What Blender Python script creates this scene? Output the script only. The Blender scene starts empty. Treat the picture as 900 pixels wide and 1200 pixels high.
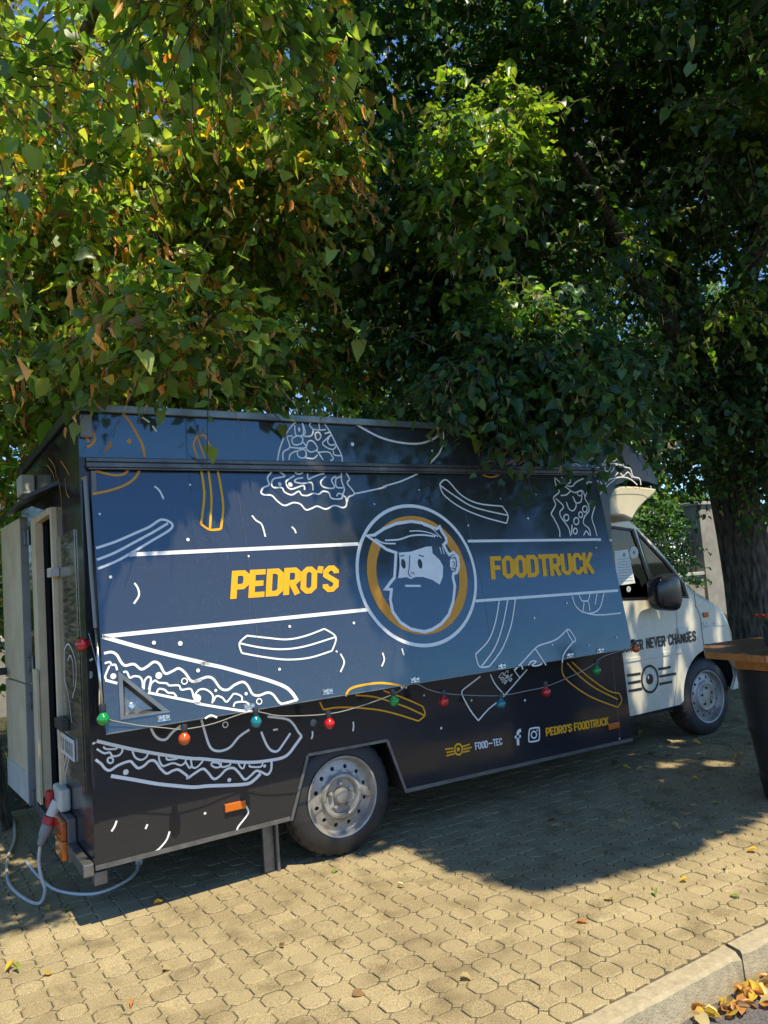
import bpy, bmesh, math, random
import numpy as np
from mathutils import Vector, Matrix
from mathutils.geometry import tessellate_polygon
random.seed(7); rng = np.random.default_rng(11)
sc = bpy.context.scene
col = sc.collection
# ------------------------------------------------------------------ camera
# x along the truck (rear to front), y away from the camera, z up; paving is z = 0
CAM = np.array([-2.1285, -3.9852, 1.5414]); FPX = 903.9   # focal length in photo pixels (900 x 1200)
cr = np.array([0.84543845, -0.52876903, -0.0750809])
cu_ = np.array([0.01640621, -0.11480227, 0.99325288])
cf = np.array([0.53382082, 0.84096596, 0.08838316])
cd = bpy.data.cameras.new('camera'); cam = bpy.data.objects.new('camera', cd); col.objects.link(cam)
cam.matrix_world = Matrix(((cr[0], cu_[0], -cf[0], CAM[0]), (cr[1], cu_[1], -cf[1], CAM[1]), (cr[2], cu_[2], -cf[2], CAM[2]), (0, 0, 0, 1)))
cd.sensor_width = 36; cd.sensor_fit = 'AUTO'; cd.lens = FPX / 1200 * 36; cd.clip_start = .05; cd.clip_end = 2000
sc.camera = cam
def ray(px, py): return cf + cr * ((px - 450) / FPX) + cu_ * ((600 - py) / FPX)
def project(p):
    d = np.asarray(p) - CAM; z = d @ cf
    return 450 + FPX * (d @ cr) / z, 600 - FPX * (d @ cu_) / z, z
# ------------------------------------------------------------------ sky, sun, exposure
SUN_EL = math.radians(66)
SUN = np.array([0.02, -math.cos(SUN_EL), math.sin(SUN_EL)]); SUN /= np.linalg.norm(SUN)
wd = bpy.data.worlds.new('World'); sc.world = wd; wd.use_nodes = True
nt = wd.node_tree; bg = nt.nodes['Background']
sky = nt.nodes.new('ShaderNodeTexSky'); sky.sky_type = 'NISHITA'; sky.sun_disc = False
sky.sun_elevation = SUN_EL; sky.sun_rotation = math.radians(180); sky.air_density = .9; sky.dust_density = 0; sky.ozone_density = 9
nt.links.new(sky.outputs[0], bg.inputs[0]); bg.inputs[1].default_value = .15
sl = bpy.data.lights.new('sun', 'SUN'); sl.energy = 4.6; sl.angle = math.radians(.53); sl.color = (1, .87, .62)
so = bpy.data.objects.new('sun', sl); col.objects.link(so); so.location = (0, -6, 14)
so.rotation_euler = Vector(-SUN).to_track_quat('-Z', 'Y').to_euler()
sc.view_settings.view_transform = 'Standard'; sc.view_settings.look = 'None'
sc.view_settings.exposure = 0.75; sc.view_settings.gamma = 1
sc.render.engine = 'CYCLES'
sc.cycles.max_bounces = 7; sc.cycles.diffuse_bounces = 4; sc.cycles.transparent_max_bounces = 8; sc.cycles.caustics_reflective = False; sc.cycles.caustics_refractive = False
# ------------------------------------------------------------------ materials
MATS = {}
def mat(name, color, rough=.5, metal=0., var=.0, scale=8., bump=0., bscale=60., rvar=0., spec=.5, coat=0., emit=None, dirt=None, stretch=None, detail=4):
    if name in MATS: return MATS[name]
    m = bpy.data.materials.new(name); m.use_nodes = True; t = m.node_tree; b = t.nodes['Principled BSDF']; L = t.links.new
    b.inputs['Roughness'].default_value = rough; b.inputs['Metallic'].default_value = metal
    b.inputs['Specular IOR Level'].default_value = spec
    if coat: b.inputs['Coat Weight'].default_value = coat; b.inputs['Coat Roughness'].default_value = .06
    b.inputs['Base Color'].default_value = (*color, 1)
    co = t.nodes.new('ShaderNodeNewGeometry'); src = co.outputs['Position']
    if stretch:
        mp = t.nodes.new('ShaderNodeMapping'); mp.inputs['Scale'].default_value = stretch; L(src, mp.inputs[0]); src = mp.outputs[0]
    out = None
    if var or rvar or dirt:
        n = t.nodes.new('ShaderNodeTexNoise'); n.inputs['Scale'].default_value = scale; n.inputs['Detail'].default_value = detail; n.inputs['Roughness'].default_value = .62
        L(src, n.inputs['Vector'])
    if var or dirt:
        r = t.nodes.new('ShaderNodeValToRGB'); r.color_ramp.elements[0].position = .3; r.color_ramp.elements[1].position = .72
        lo = tuple(max(0, c * (1 - var)) for c in color) if not dirt else dirt
        r.color_ramp.elements[0].color = (*lo, 1); r.color_ramp.elements[1].color = (*[min(1, c * (1 + var)) for c in color], 1)
        L(n.outputs[0], r.inputs[0]); L(r.outputs[0], b.inputs['Base Color'])
    if rvar:
        mr = t.nodes.new('ShaderNodeMapRange'); mr.inputs[1].default_value = .35; mr.inputs[2].default_value = .7
        mr.inputs[3].default_value = max(.02, rough - rvar); mr.inputs[4].default_value = rough + rvar
        L(n.outputs[0], mr.inputs[0]); L(mr.outputs[0], b.inputs['Roughness'])
    if bump:
        n2 = t.nodes.new('ShaderNodeTexNoise'); n2.inputs['Scale'].default_value = bscale; n2.inputs['Detail'].default_value = 5
        L(src, n2.inputs['Vector']); bp = t.nodes.new('ShaderNodeBump'); bp.inputs['Strength'].default_value = bump; bp.inputs['Distance'].default_value = .01
        L(n2.outputs[0], bp.inputs['Height']); L(bp.outputs[0], b.inputs['Normal'])
    if emit: b.inputs['Emission Color'].default_value = (*emit[:3], 1); b.inputs['Emission Strength'].default_value = emit[3]
    MATS[name] = m; return m
def vinyl(name, base, rough, wave, scratch=(.10, .11, .13), ior=1.5, spec=.35, tint=(1, 1, 1)):
    """dark printed foil on metal: gloss with fine scratches and slight panel waviness"""
    m = bpy.data.materials.new(name); m.use_nodes = True; t = m.node_tree; b = t.nodes['Principled BSDF']; L = t.links.new
    g = t.nodes.new('ShaderNodeNewGeometry')
    def noise(scale, stretch=(1, 1, 1), rot=0, detail=4):
        mp = t.nodes.new('ShaderNodeMapping'); mp.inputs['Scale'].default_value = stretch; mp.inputs['Rotation'].default_value = (0, rot, 0)
        L(g.outputs['Position'], mp.inputs[0]); n = t.nodes.new('ShaderNodeTexNoise'); n.inputs['Scale'].default_value = scale; n.inputs['Detail'].default_value = detail
        L(mp.outputs[0], n.inputs['Vector']); return n.outputs[0]
    def rng_(src, a, b_, c, d):
        r = t.nodes.new('ShaderNodeMapRange'); r.inputs[1].default_value = a; r.inputs[2].default_value = b_; r.inputs[3].default_value = c; r.inputs[4].default_value = d; L(src, r.inputs[0]); return r.outputs[0]
    s1 = rng_(noise(9, (3, 3, 40), .5, 6), .63, .74, 0, 1); s2 = rng_(noise(11, (26, 3, 2), -.35, 6), .64, .74, 0, 1)
    blot = rng_(noise(2.2, detail=6), .42, .75, 0, 1); dust = rng_(noise(160, detail=2), .7, .78, 0, .7)
    mx = t.nodes.new('ShaderNodeMath'); mx.operation = 'MAXIMUM'; L(s1, mx.inputs[0]); L(s2, mx.inputs[1])
    mu = t.nodes.new('ShaderNodeMath'); mu.operation = 'MULTIPLY'; L(mx.outputs[0], mu.inputs[0]); L(blot, mu.inputs[1])
    ad = t.nodes.new('ShaderNodeMath'); ad.operation = 'ADD'; ad.use_clamp = True; L(mu.outputs[0], ad.inputs[0]); L(dust, ad.inputs[1])
    mc = t.nodes.new('ShaderNodeMix'); mc.data_type = 'RGBA'; mc.inputs['A'].default_value = (*base, 1); mc.inputs['B'].default_value = (*scratch, 1)
    L(ad.outputs[0], mc.inputs['Factor']); L(mc.outputs['Result'], b.inputs['Base Color'])
    L(rng_(blot, 0, 1, rough, rough + .12), b.inputs['Roughness'])
    bp = t.nodes.new('ShaderNodeBump'); bp.inputs['Strength'].default_value = wave; bp.inputs['Distance'].default_value = .02
    L(noise(3.5, detail=2), bp.inputs['Height']); L(bp.outputs[0], b.inputs['Normal'])
    b.inputs['Specular IOR Level'].default_value = spec; b.inputs['IOR'].default_value = ior; b.inputs['Specular Tint'].default_value = (*tint, 1)
    MATS[name] = m; return m
def lens(name, color, rough=.12):
    m = bpy.data.materials.new(name); m.use_nodes = True; b = m.node_tree.nodes['Principled BSDF']
    b.inputs['Base Color'].default_value = (*color, 1); b.inputs['Roughness'].default_value = rough; b.inputs['Coat Weight'].default_value = .6
    b.inputs['Subsurface Weight'].default_value = .0; b.inputs['Transmission Weight'].default_value = .35
    MATS[name] = m; return m
V_BODY = vinyl('vinyl_body', (.024, .025, .029), .10, .12)
V_FLAP = vinyl('vinyl_hatch', (.033, .037, .042), .08, .16, (.15, .15, .14), 1.7, .62, (.5, .8, 1))
M_WHITE = mat('decal_white', (.78, .79, .78), .5, spec=.2, var=.05, scale=14)
M_YELLOW = mat('decal_yellow', (.80, .40, .022), .5, spec=.2, var=.06, scale=14)
M_ORANGE = mat('decal_orange', (.66, .30, .045), .5, spec=.2, var=.08, scale=14)
M_BLACKD = mat('decal_black', (.02, .021, .025), .3)
M_BLUED = mat('decal_blue', (.06, .09, .25), .4)
M_ALU = mat('aluminium', (.52, .56, .58), .32, .85, var=.2, scale=20, rvar=.12)
M_STEEL = mat('stainless_steel', (.42, .40, .36), .17, .9, var=.25, scale=6, rvar=.1, stretch=(1, 1, 9), bump=.08, bscale=5)
M_CHROME = mat('bright_steel', (.6, .6, .58), .25, .95)
M_DARK = mat('dark_steel', (.035, .037, .042), .4, .4, var=.3, scale=9, rvar=.12)
M_UNDER = mat('underbody', (.018, .018, .018), .8, var=.3, scale=5)
M_INT = mat('cabin_interior', (.05, .05, .055), .7)
M_RUB = mat('tyre_rubber', (.028, .028, .030), .62, var=.35, scale=9, bump=.15, bscale=130, rvar=.1)
M_TRIM = mat('rubber_trim', (.018, .018, .019), .45)
M_RIM = mat('silver_rim', (.46, .46, .45), .42, .35, dirt=(.22, .20, .17), scale=7, rvar=.12)
M_HOLE = mat('wheel_hole', (.006, .006, .006), .9)
M_CREAM = mat('cream_paint', (.70, .68, .57), .28, coat=.6, dirt=(.655, .63, .525), scale=3.5, rvar=.06)
M_FAIR = mat('cream_moulding', (.66, .60, .44), .42, dirt=(.52, .46, .32), scale=4)
M_BEIGE = mat('beige_door', (.74, .62, .41), .5, dirt=(.58, .47, .30), scale=5, bump=.05)
M_GREYP = mat('grey_plastic', (.22, .23, .23), .5, var=.15)
M_LGREY = mat('pale_plastic', (.55, .54, .48), .5, var=.12)
M_REDP = mat('red_plastic', (.42, .02, .02), .4)
M_BLKP = mat('black_plastic', (.022, .024, .028), .38, var=.2, scale=20, bump=.05, bscale=300)
M_CABLE = mat('grey_cable', (.50, .49, .45), .55, var=.15, scale=20)
M_WCAB = mat('pale_cable', (.62, .62, .60), .5)
M_AMBER = lens('amber_lens', (.85, .20, .015)); M_REDL = lens('red_lens', (.75, .015, .02)); M_GREENL = lens('green_lens', (.01, .36, .07)); M_TEAL = lens('teal_lens', (.01, .27, .33)); M_ORL = lens('orange_lens', (.75, .13, .015))
M_PLATE = mat('plate_white', (.70, .70, .66), .4)
M_PAPER = mat('paper', (.72, .74, .70), .6, var=.05)
def glass(name, tint, mixf=.55):
    m = bpy.data.materials.new(name); m.use_nodes = True; t = m.node_tree; t.nodes.remove(t.nodes['Principled BSDF']); L = t.links.new
    tr = t.nodes.new('ShaderNodeBsdfTransparent'); tr.inputs[0].default_value = (*tint, 1)
    gl = t.nodes.new('ShaderNodeBsdfGlossy'); gl.inputs['Roughness'].default_value = .03; gl.inputs[0].default_value = (.9, .95, 1, 1)
    fr = t.nodes.new('ShaderNodeFresnel'); fr.inputs[0].default_value = 1.55; ms = t.nodes.new('ShaderNodeMixShader')
    L(fr.outputs[0], ms.inputs[0]); L(tr.outputs[0], ms.inputs[1]); L(gl.outputs[0], ms.inputs[2]); L(ms.outputs[0], t.nodes['Material Output'].inputs[0]); return m
M_GLASS = glass('window_glass', (.62, .68, .66))
def bark(name, c0, c1):
    m = bpy.data.materials.new(name); m.use_nodes = True; t = m.node_tree; b = t.nodes['Principled BSDF']; L = t.links.new
    g = t.nodes.new('ShaderNodeNewGeometry'); mp = t.nodes.new('ShaderNodeMapping'); mp.inputs['Scale'].default_value = (1, 1, .26); L(g.outputs['Position'], mp.inputs[0])
    v = t.nodes.new('ShaderNodeTexNoise'); v.inputs['Scale'].default_value = 26; v.inputs['Detail'].default_value = 6; L(mp.outputs[0], v.inputs['Vector'])
    r = t.nodes.new('ShaderNodeValToRGB'); r.color_ramp.elements[0].position = .36; r.color_ramp.elements[1].position = .66
    r.color_ramp.elements[0].color = (*c0, 1); r.color_ramp.elements[1].color = (*c1, 1); L(v.outputs[0], r.inputs[0]); L(r.outputs[0], b.inputs[0])
    bp = t.nodes.new('ShaderNodeBump'); bp.inputs['Strength'].default_value = .9; bp.inputs['Distance'].default_value = .03; L(v.outputs[0], bp.inputs['Height']); L(bp.outputs[0], b.inputs['Normal'])
    b.inputs['Roughness'].default_value = .9; return m
M_BARK = bark('bark', (.03, .024, .018), (.15, .125, .095))
def leafmat(name, trans=.48, gain=2.1):
    m = bpy.data.materials.new(name); m.use_nodes = True; t = m.node_tree; b = t.nodes['Principled BSDF']; L = t.links.new
    a = t.nodes.new('ShaderNodeAttribute'); a.attribute_name = 'leafcol'
    L(a.outputs['Color'], b.inputs['Base Color']); b.inputs['Roughness'].default_value = .36; b.inputs['Specular IOR Level'].default_value = .55
    tl = t.nodes.new('ShaderNodeBsdfTranslucent'); mu = t.nodes.new('ShaderNodeMix'); mu.data_type = 'RGBA'; mu.blend_type = 'MULTIPLY'; mu.inputs['Factor'].default_value = 1
    mu.inputs['B'].default_value = (gain * 1.15, gain * 1.1, gain * .4, 1); L(a.outputs['Color'], mu.inputs['A']); L(mu.outputs['Result'], tl.inputs[0])
    ms = t.nodes.new('ShaderNodeMixShader'); ms.inputs[0].default_value = trans; L(b.outputs[0], ms.inputs[1]); L(tl.outputs[0], ms.inputs[2]); L(ms.outputs[0], t.nodes['Material Output'].inputs[0])
    return m
M_LEAF = leafmat('leaf')
M_DRY = leafmat('dry_leaf', .3, 1.3)
def paver_mat():
    m = bpy.data.materials.new('paver_concrete'); m.use_nodes = True; t = m.node_tree; b = t.nodes['Principled BSDF']; L = t.links.new
    g = t.nodes.new('ShaderNodeNewGeometry')
    def nz(s, d): 
        n = t.nodes.new('ShaderNodeTexNoise'); n.inputs['Scale'].default_value = s; n.inputs['Detail'].default_value = d; L(g.outputs['Position'], n.inputs['Vector']); return n.outputs[0]
    def ramp(src, p0, p1, c0, c1):
        r = t.nodes.new('ShaderNodeValToRGB'); r.color_ramp.elements[0].position = p0; r.color_ramp.elements[1].position = p1; r.color_ramp.elements[0].color = (*c0, 1); r.color_ramp.elements[1].color = (*c1, 1); L(src, r.inputs[0]); return r.outputs[0]
    def mul(a, c):
        x = t.nodes.new('ShaderNodeMix'); x.data_type = 'RGBA'; x.blend_type = 'MULTIPLY'; x.inputs['Factor'].default_value = 1; L(a, x.inputs['A']); L(c, x.inputs['B']); return x.outputs['Result']
    base = ramp(nz(1.7, 5), .3, .7, (.29, .238, .137), (.405, .338, .202))
    sp = ramp(nz(230, 3), .38, .66, (.55, .55, .55), (1.25, 1.22, 1.15)); st = ramp(nz(5.5, 6), .28, .5, (.60, .58, .54), (1, 1, 1))
    oi = t.nodes.new('ShaderNodeObjectInfo'); tone = ramp(oi.outputs['Random'], 0, 1, (.88, .87, .85), (1.1, 1.1, 1.1))
    L(mul(mul(mul(base, sp), st), tone), b.inputs['Base Color']); b.inputs['Roughness'].default_value = .88
    bp = t.nodes.new('ShaderNodeBump'); bp.inputs['Strength'].default_value = .5; bp.inputs['Distance'].default_value = .004; L(nz(260, 3), bp.inputs['Height']); L(bp.outputs[0], b.inputs['Normal'])
    return m
M_PAVER = paver_mat()
M_JOINT = mat('joint_sand', (.085, .068, .045), .95, var=.5, scale=40, bump=.4, bscale=90)
M_KERB = mat('kerb_concrete', (.33, .285, .19), .9, var=.22, scale=30, bump=.5, bscale=120, detail=8)
M_ASPH = mat('asphalt', (.105, .10, .105), .9, var=.55, scale=130, bump=.7, bscale=170)
M_SOIL = mat('soil', (.045, .036, .024), .95, var=.5, scale=12, bump=.6, bscale=40)
M_FIELD = mat('far_ground', (.07, .085, .035), .95, var=.4, scale=.7)
M_WALL = mat('render_wall', (.34, .33, .30), .9, dirt=(.22, .21, .19), scale=3, bump=.15, bscale=50)
M_COPE = mat('wall_coping', (.42, .42, .40), .85, var=.15, scale=10)
M_IRON = mat('painted_iron', (.03, .035, .04), .5)
M_WOOD = mat('table_wood', (.22, .10, .04), .42, dirt=(.12, .052, .02), scale=7, stretch=(1, 9, 6), bump=.1, rvar=.08)
M_WOODE = mat('table_edge_wood', (.42, .18, .055), .45, var=.3, scale=9, stretch=(6, 6, 1))
M_BARREL = mat('black_barrel', (.02, .021, .023), .5, var=.3, scale=8, stretch=(8, 8, .6), bump=.15)
# ------------------------------------------------------------------ object helpers
def tag(o, label=None, cat=None, group=None, kind=None):
    if label: o['label'] = label
    if cat: o['category'] = cat
    if group: o['group'] = group
    if kind: o['kind'] = kind
    return o
def link(name, me, m=None, parent=None, smooth=False):
    o = bpy.data.objects.new(name, me); col.objects.link(o)
    if m is not None and not me.materials:
        for x in (m if isinstance(m, (list, tuple)) else [m]): me.materials.append(x)
    if smooth: me.polygons.foreach_set('use_smooth', [True] * len(me.polygons))
    if parent is not None:
        o.parent = parent; o.matrix_parent_inverse = Matrix.Translation(-parent.location) if parent.type == 'EMPTY' else Matrix.Identity(4)
    return o
def pyd(name, v, f, m=None, parent=None, smooth=False):
    me = bpy.data.meshes.new(name); me.from_pydata([tuple(map(float, q)) for q in v], [], f); me.update()
    return link(name, me, m, parent, smooth)
def bmo(name, bm, m=None, parent=None, smooth=False, recalc=True):
    if recalc: bmesh.ops.recalc_face_normals(bm, faces=bm.faces)
    if smooth:
        for e in bm.edges:
            if len(e.link_faces) == 2 and e.calc_face_angle(0) > .65: e.smooth = False
    me = bpy.data.meshes.new(name); bm.to_mesh(me); bm.free(); return link(name, me, m, parent, smooth)
def empty(name, loc):
    o = bpy.data.objects.new(name, None); col.objects.link(o); o.location = loc; o.empty_display_size = .2; return o
def box(bm, x0, x1, y0, y1, z0, z1, bev=0., seg=2, M=None):
    r = bmesh.ops.create_cube(bm, size=1)['verts']
    for v in r: v.co = Vector(((x0 + x1) / 2 + v.co.x * (x1 - x0), (y0 + y1) / 2 + v.co.y * (y1 - y0), (z0 + z1) / 2 + v.co.z * (z1 - z0)))
    if bev:
        es = list({e for v in r for e in v.link_edges}); g = bmesh.ops.bevel(bm, geom=es, offset=bev, segments=seg, affect='EDGES', profile=.5); r = list({v for f in g['faces'] for v in f.verts} | {v for v in r if v.is_valid})
    if M is not None: bmesh.ops.transform(bm, matrix=M, verts=[v for v in r if v.is_valid])
    return r
def bx(name, d, m, parent=None, bev=0., M=None):
    bm = bmesh.new(); box(bm, *d, bev=bev, M=M); return bmo(name, bm, m, parent)
def catmull(p, n=5, closed=False):
    p = np.asarray(p, float); N = len(p)
    if N < 3: return p
    out = []
    for i in range(N if closed else N - 1):
        if closed: a, b, c, d = p[(i - 1) % N], p[i], p[(i + 1) % N], p[(i + 2) % N]
        else: a, b, c, d = p[max(i - 1, 0)], p[i], p[i + 1], p[min(i + 2, N - 1)]
        for k in range(n):
            t = k / n; out.append(.5 * ((2 * b) + (c - a) * t + (2 * a - 5 * b + 4 * c - d) * t * t + (3 * b - a - 3 * c + d) * t ** 3))
    if not closed: out.append(p[-1])
    return np.array(out)
def tube(bm, pts, rad, seg=8, caps=True):
    pts = [Vector(p) for p in pts]; N = len(pts); rad = [rad] * N if np.isscalar(rad) else list(rad); rings = []; ref = None
    for i in range(N):
        t = (pts[min(i + 1, N - 1)] - pts[max(i - 1, 0)]).normalized()
        if ref is None: ref = t.orthogonal().normalized()
        ref = (ref - t * ref.dot(t)); ref = ref.normalized() if ref.length > 1e-6 else t.orthogonal().normalized(); b = t.cross(ref)
        rings.append([bm.verts.new(pts[i] + (ref * math.cos(a) + b * math.sin(a)) * rad[i]) for a in [2 * math.pi * k / seg for k in range(seg)]])
    for i in range(N - 1):
        for k in range(seg): bm.faces.new((rings[i][k], rings[i][(k + 1) % seg], rings[i + 1][(k + 1) % seg], rings[i + 1][k]))
    if caps: bm.faces.new(rings[0][::-1]); bm.faces.new(rings[-1])
def tb(name, pts, rad, m, parent=None, seg=8):
    bm = bmesh.new(); tube(bm, pts, rad, seg); return bmo(name, bm, m, parent, True)
def lathe(bm, prof, M, seg=48, closed=False):
    rings = []
    for r, h in prof: rings.append([bm.verts.new(M @ Vector((r * math.cos(a), r * math.sin(a), h))) for a in [2 * math.pi * k / seg for k in range(seg)]])
    n = len(rings)
    for i in range(n if closed else n - 1):
        A, B = rings[i], rings[(i + 1) % n]
        for k in range(seg): bm.faces.new((A[k], A[(k + 1) % seg], B[(k + 1) % seg], B[k]))
    return rings
def rotm(z_to, loc):
    return Matrix.Translation(loc) @ Vector(z_to).to_track_quat('Z', 'Y').to_matrix().to_4x4()
class Pl:
    """a flat surface of the place: origin, two axes and outward normal; pixels are carried onto it along their view ray"""
    def __init__(s, O, eu, ev): s.O = np.array(O, float); s.eu = np.array(eu, float); s.ev = np.array(ev, float); s.n = np.cross(s.eu, s.ev)
    def px(s, x, y):
        d = ray(x, y); p = CAM + d * (((s.O - CAM) @ s.n) / (d @ s.n)) - s.O; return p @ s.eu, p @ s.ev
    def w(s, u, v, h=0.): return s.O + s.eu * u + s.ev * v + s.n * h
def plate(name, pl, outline, holes, h0, h1, m, parent=None, bev=0.):
    """flat panel with openings, front at height h1 above the plane, back at h0"""
    loops = [outline] + list(holes); flat = [q for l in loops for q in l]
    tris = tessellate_polygon([[Vector((q[0], q[1], 0)) for q in l] for l in loops]); n = len(flat)
    v = [pl.w(q[0], q[1], h1) for q in flat] + [pl.w(q[0], q[1], h0) for q in flat]; f = []
    for t in tris:
        a = np.array([flat[i] for i in t]); s = np.cross(a[1] - a[0], a[2] - a[0])
        t = tuple(t) if s > 0 else tuple(t[::-1]); f.append(t); f.append(tuple(n + i for i in t[::-1]))
    k = 0
    for l in loops:
        for i in range(len(l)):
            a, b = k + i, k + (i + 1) % len(l); f.append((a, b, n + b, n + a))
        k += len(l)
    me = bpy.data.meshes.new(name); me.from_pydata([tuple(map(float, q)) for q in v], [], f); bm = bmesh.new(); bm.from_mesh(me); bmesh.ops.recalc_face_normals(bm, faces=bm.faces); bm.to_mesh(me); bm.free()
    return link(name, me, m, parent)
# --------------------------------------------------- flat print: strokes, fills and lettering
def strip(v, f, P, w, closed, fn):
    P = np.asarray(P, float); N = len(P)
    if closed and np.linalg.norm(P[0] - P[-1]) < 1e-9: P = P[:-1]; N -= 1
    k0 = len(v)
    for i in range(N):
        a = P[(i - 1) % N] if (closed or i) else P[0]; b = P[i]; c = P[(i + 1) % N] if (closed or i < N - 1) else P[-1]
        d1 = b - a; d2 = c - b; l1 = np.linalg.norm(d1); l2 = np.linalg.norm(d2)
        d1 = d1 / l1 if l1 > 1e-9 else d2 / max(l2, 1e-9); d2 = d2 / l2 if l2 > 1e-9 else d1
        n1 = np.array([-d1[1], d1[0]]); n2 = np.array([-d2[1], d2[0]]); m = n1 + n2; q = np.linalg.norm(m); m = m / q if q > 1e-6 else n1
        m = m * min(1 / max(m @ n1, .3), 2.2) * (w[i] if not np.isscalar(w) else w) / 2
        v.append(fn(*(b + m))); v.append(fn(*(b - m)))
    for i in range(N if closed else N - 1):
        a = k0 + 2 * i; b = k0 + 2 * ((i + 1) % N); f.append((a + 1, b + 1, b, a))
class Art:
    """a flat drawing on one surface; every stroke sits a hair above the one before"""
    def __init__(s, pl, h=.0022): s.pl = pl; s.umin = -1.356 if abs(pl.n[1]) > .9 else None; s.v = []; s.f = []; s.h = h
    def up(s): s.h += .00012
    def line(s, px, w, closed=False, smooth=True, uv=False):
        P = np.array(px if uv else [s.pl.px(*q) for q in px])
        if s.umin is not None: P = P[P[:, 0] > s.umin]
        if len(P) < 2: return s
        if smooth and len(P) > 2: P = catmull(P, 5, closed)
        s.up(); h = s.h; strip(s.v, s.f, P, w, closed, lambda a, b: s.pl.w(a, b, h)); return s
    def fill(s, px, smooth=True, uv=False, holes=()):
        P = np.array(px if uv else [s.pl.px(*q) for q in px])
        if smooth: P = catmull(P, 5, True)
        s.up(); k = len(s.v); s.v += [s.pl.w(a, b, s.h) for a, b in P]
        for t in tessellate_polygon([[Vector((a, b, 0)) for a, b in P]]):
            a, b, c = (P[i] for i in t); t = t if np.cross(b - a, c - a) > 0 else t[::-1]; s.f.append(tuple(k + i for i in t))
        return s
    def dot(s, x, y, r=.006, ry=None, rot=0.):
        u, v = s.pl.px(x, y); ry = ry or r
        if s.umin is not None and u - r < s.umin: return s
        return s.fill([(u + r * math.cos(a) * math.cos(rot) - ry * math.sin(a) * math.sin(rot), v + r * math.cos(a) * math.sin(rot) + ry * math.sin(a) * math.cos(rot)) for a in [k * math.pi / 5 for k in range(10)]], False, True)
    def ring(s, x, y, r, w):
        u, v = s.pl.px(x, y); return s.line([(u + r * math.cos(a), v + r * math.sin(a)) for a in [k * math.pi / 6 for k in range(12)]], w, True, True, True)
    def done(s, name, m, parent):
        return pyd(name, s.v, s.f, m, parent)
def crop(ox, oy, sc_): return lambda *p: [(ox + a / sc_, oy + b / sc_) for a, b in p]
GL, GR, GB, GT, GM = .09, .46, .09, .91, .5
def oct_(l, r, b, t, c=.13): return [(l, b + c), (l, t - c), (l + c, t), (r - c, t), (r, t - c), (r, b + c), (r - c, b), (l + c, b)]
GLYPH = {
 'P': (.56, [([(GL, 0), (GL, GT), (GR - .1, GT), (GR, GT - .1), (GR, .52), (GR - .1, .42), (.18, .42)], 0)]),
 'E': (.55, [([(.50, GT), (GL, GT), (GL, GB), (.50, GB)], 0), ([(.18, GM), (.45, GM)], 0)]),
 'D': (.57, [([(GL, GB), (GL, GT), (GR - .12, GT), (GR, GT - .12), (GR, GB + .12), (GR - .12, GB)], 1)]),
 'R': (.57, [([(GL, 0), (GL, GT), (GR - .1, GT), (GR, GT - .1), (GR, .55), (GR - .1, .45), (.18, .45)], 0), ([(.28, .40), (.47, 0)], 0)]),
 'O': (.57, [(oct_(GL, GR, GB, GT), 1)]), "'": (.2, [([(.11, 1), (.06, .74)], 0)]),
 'S': (.55, [([(GR, .70), (GR, GT - .12), (GR - .12, GT), (GL + .12, GT), (GL, GT - .12), (GL, .64), (GR, .38), (GR, GB + .12), (GR - .12, GB), (GL + .12, GB), (GL, GB + .12), (GL, .30)], 0)]),
 'F': (.52, [([(GL, 0), (GL, GT), (.50, GT)], 0), ([(.18, GM), (.44, GM)], 0)]), 'T': (.53, [([(0, GT), (.52, GT)], 0), ([(.26, .82), (.26, 0)], 0)]),
 'U': (.57, [([(GL, 1), (GL, GB + .13), (GL + .12, GB), (GR - .12, GB), (GR, GB + .13), (GR, 1)], 0)]),
 'C': (.55, [([(GR, .66), (GR, GT - .13), (GR - .12, GT), (GL + .12, GT), (GL, GT - .13), (GL, GB + .13), (GL + .12, GB), (GR - .12, GB), (GR, GB + .13), (GR, .34)], 0)]),
 'K': (.57, [([(GL, 0), (GL, 1)], 0), ([(.48, 1), (.22, .52), (.50, 0)], 0)]), 'N': (.58, [([(GL, 0), (GL, 1)], 0), ([(GR, 0), (GR, 1)], 0), ([(GL + .02, .95), (GR - .02, .05)], 0)]),
 'V': (.56, [([(.05, 1), (.27, .1), (.49, 1)], 0)]), 'H': (.57, [([(GL, 0), (GL, 1)], 0), ([(GR, 0), (GR, 1)], 0), ([(.18, GM), (.37, GM)], 0)]),
 'A': (.56, [([(.07, 0), (.27, .9), (.47, 0)], 0), ([(.2, .27), (.34, .27)], 0)]),
 'G': (.57, [([(GR, .68), (GR, GT - .13), (GR - .12, GT), (GL + .12, GT), (GL, GT - .13), (GL, GB + .13), (GL + .12, GB), (GR - .12, GB), (GR, GB + .13), (GR, .46), (.28, .46)], 0)]),
 'B': (.57, [([(GL, GB), (GL, GT), (GR - .1, GT), (GR, GT - .1), (GR, .6), (GR - .06, .5), (GR, .4), (GR, GB + .1), (GR - .1, GB)], 1), ([(.18, GM), (.36, GM)], 0)]),
 '-': (.85, [([(.05, GM), (.75, GM)], 0)]), ' ': (.26, []),
 'o': (.5, [(oct_(.08, .4, .08, .5, .1), 1)]), 'l': (.3, [([(.1, .1), (.22, .95), (.1, .9), (.14, 0), (.28, .05)], 0)]), 'a': (.5, [(oct_(.08, .36, .08, .5, .1), 1), ([(.4, .55), (.42, 0)], 0)]),
 'c': (.5, [([(.4, .42), (.22, .5), (.08, .3), (.2, .06), (.42, .12)], 0)])}
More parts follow.
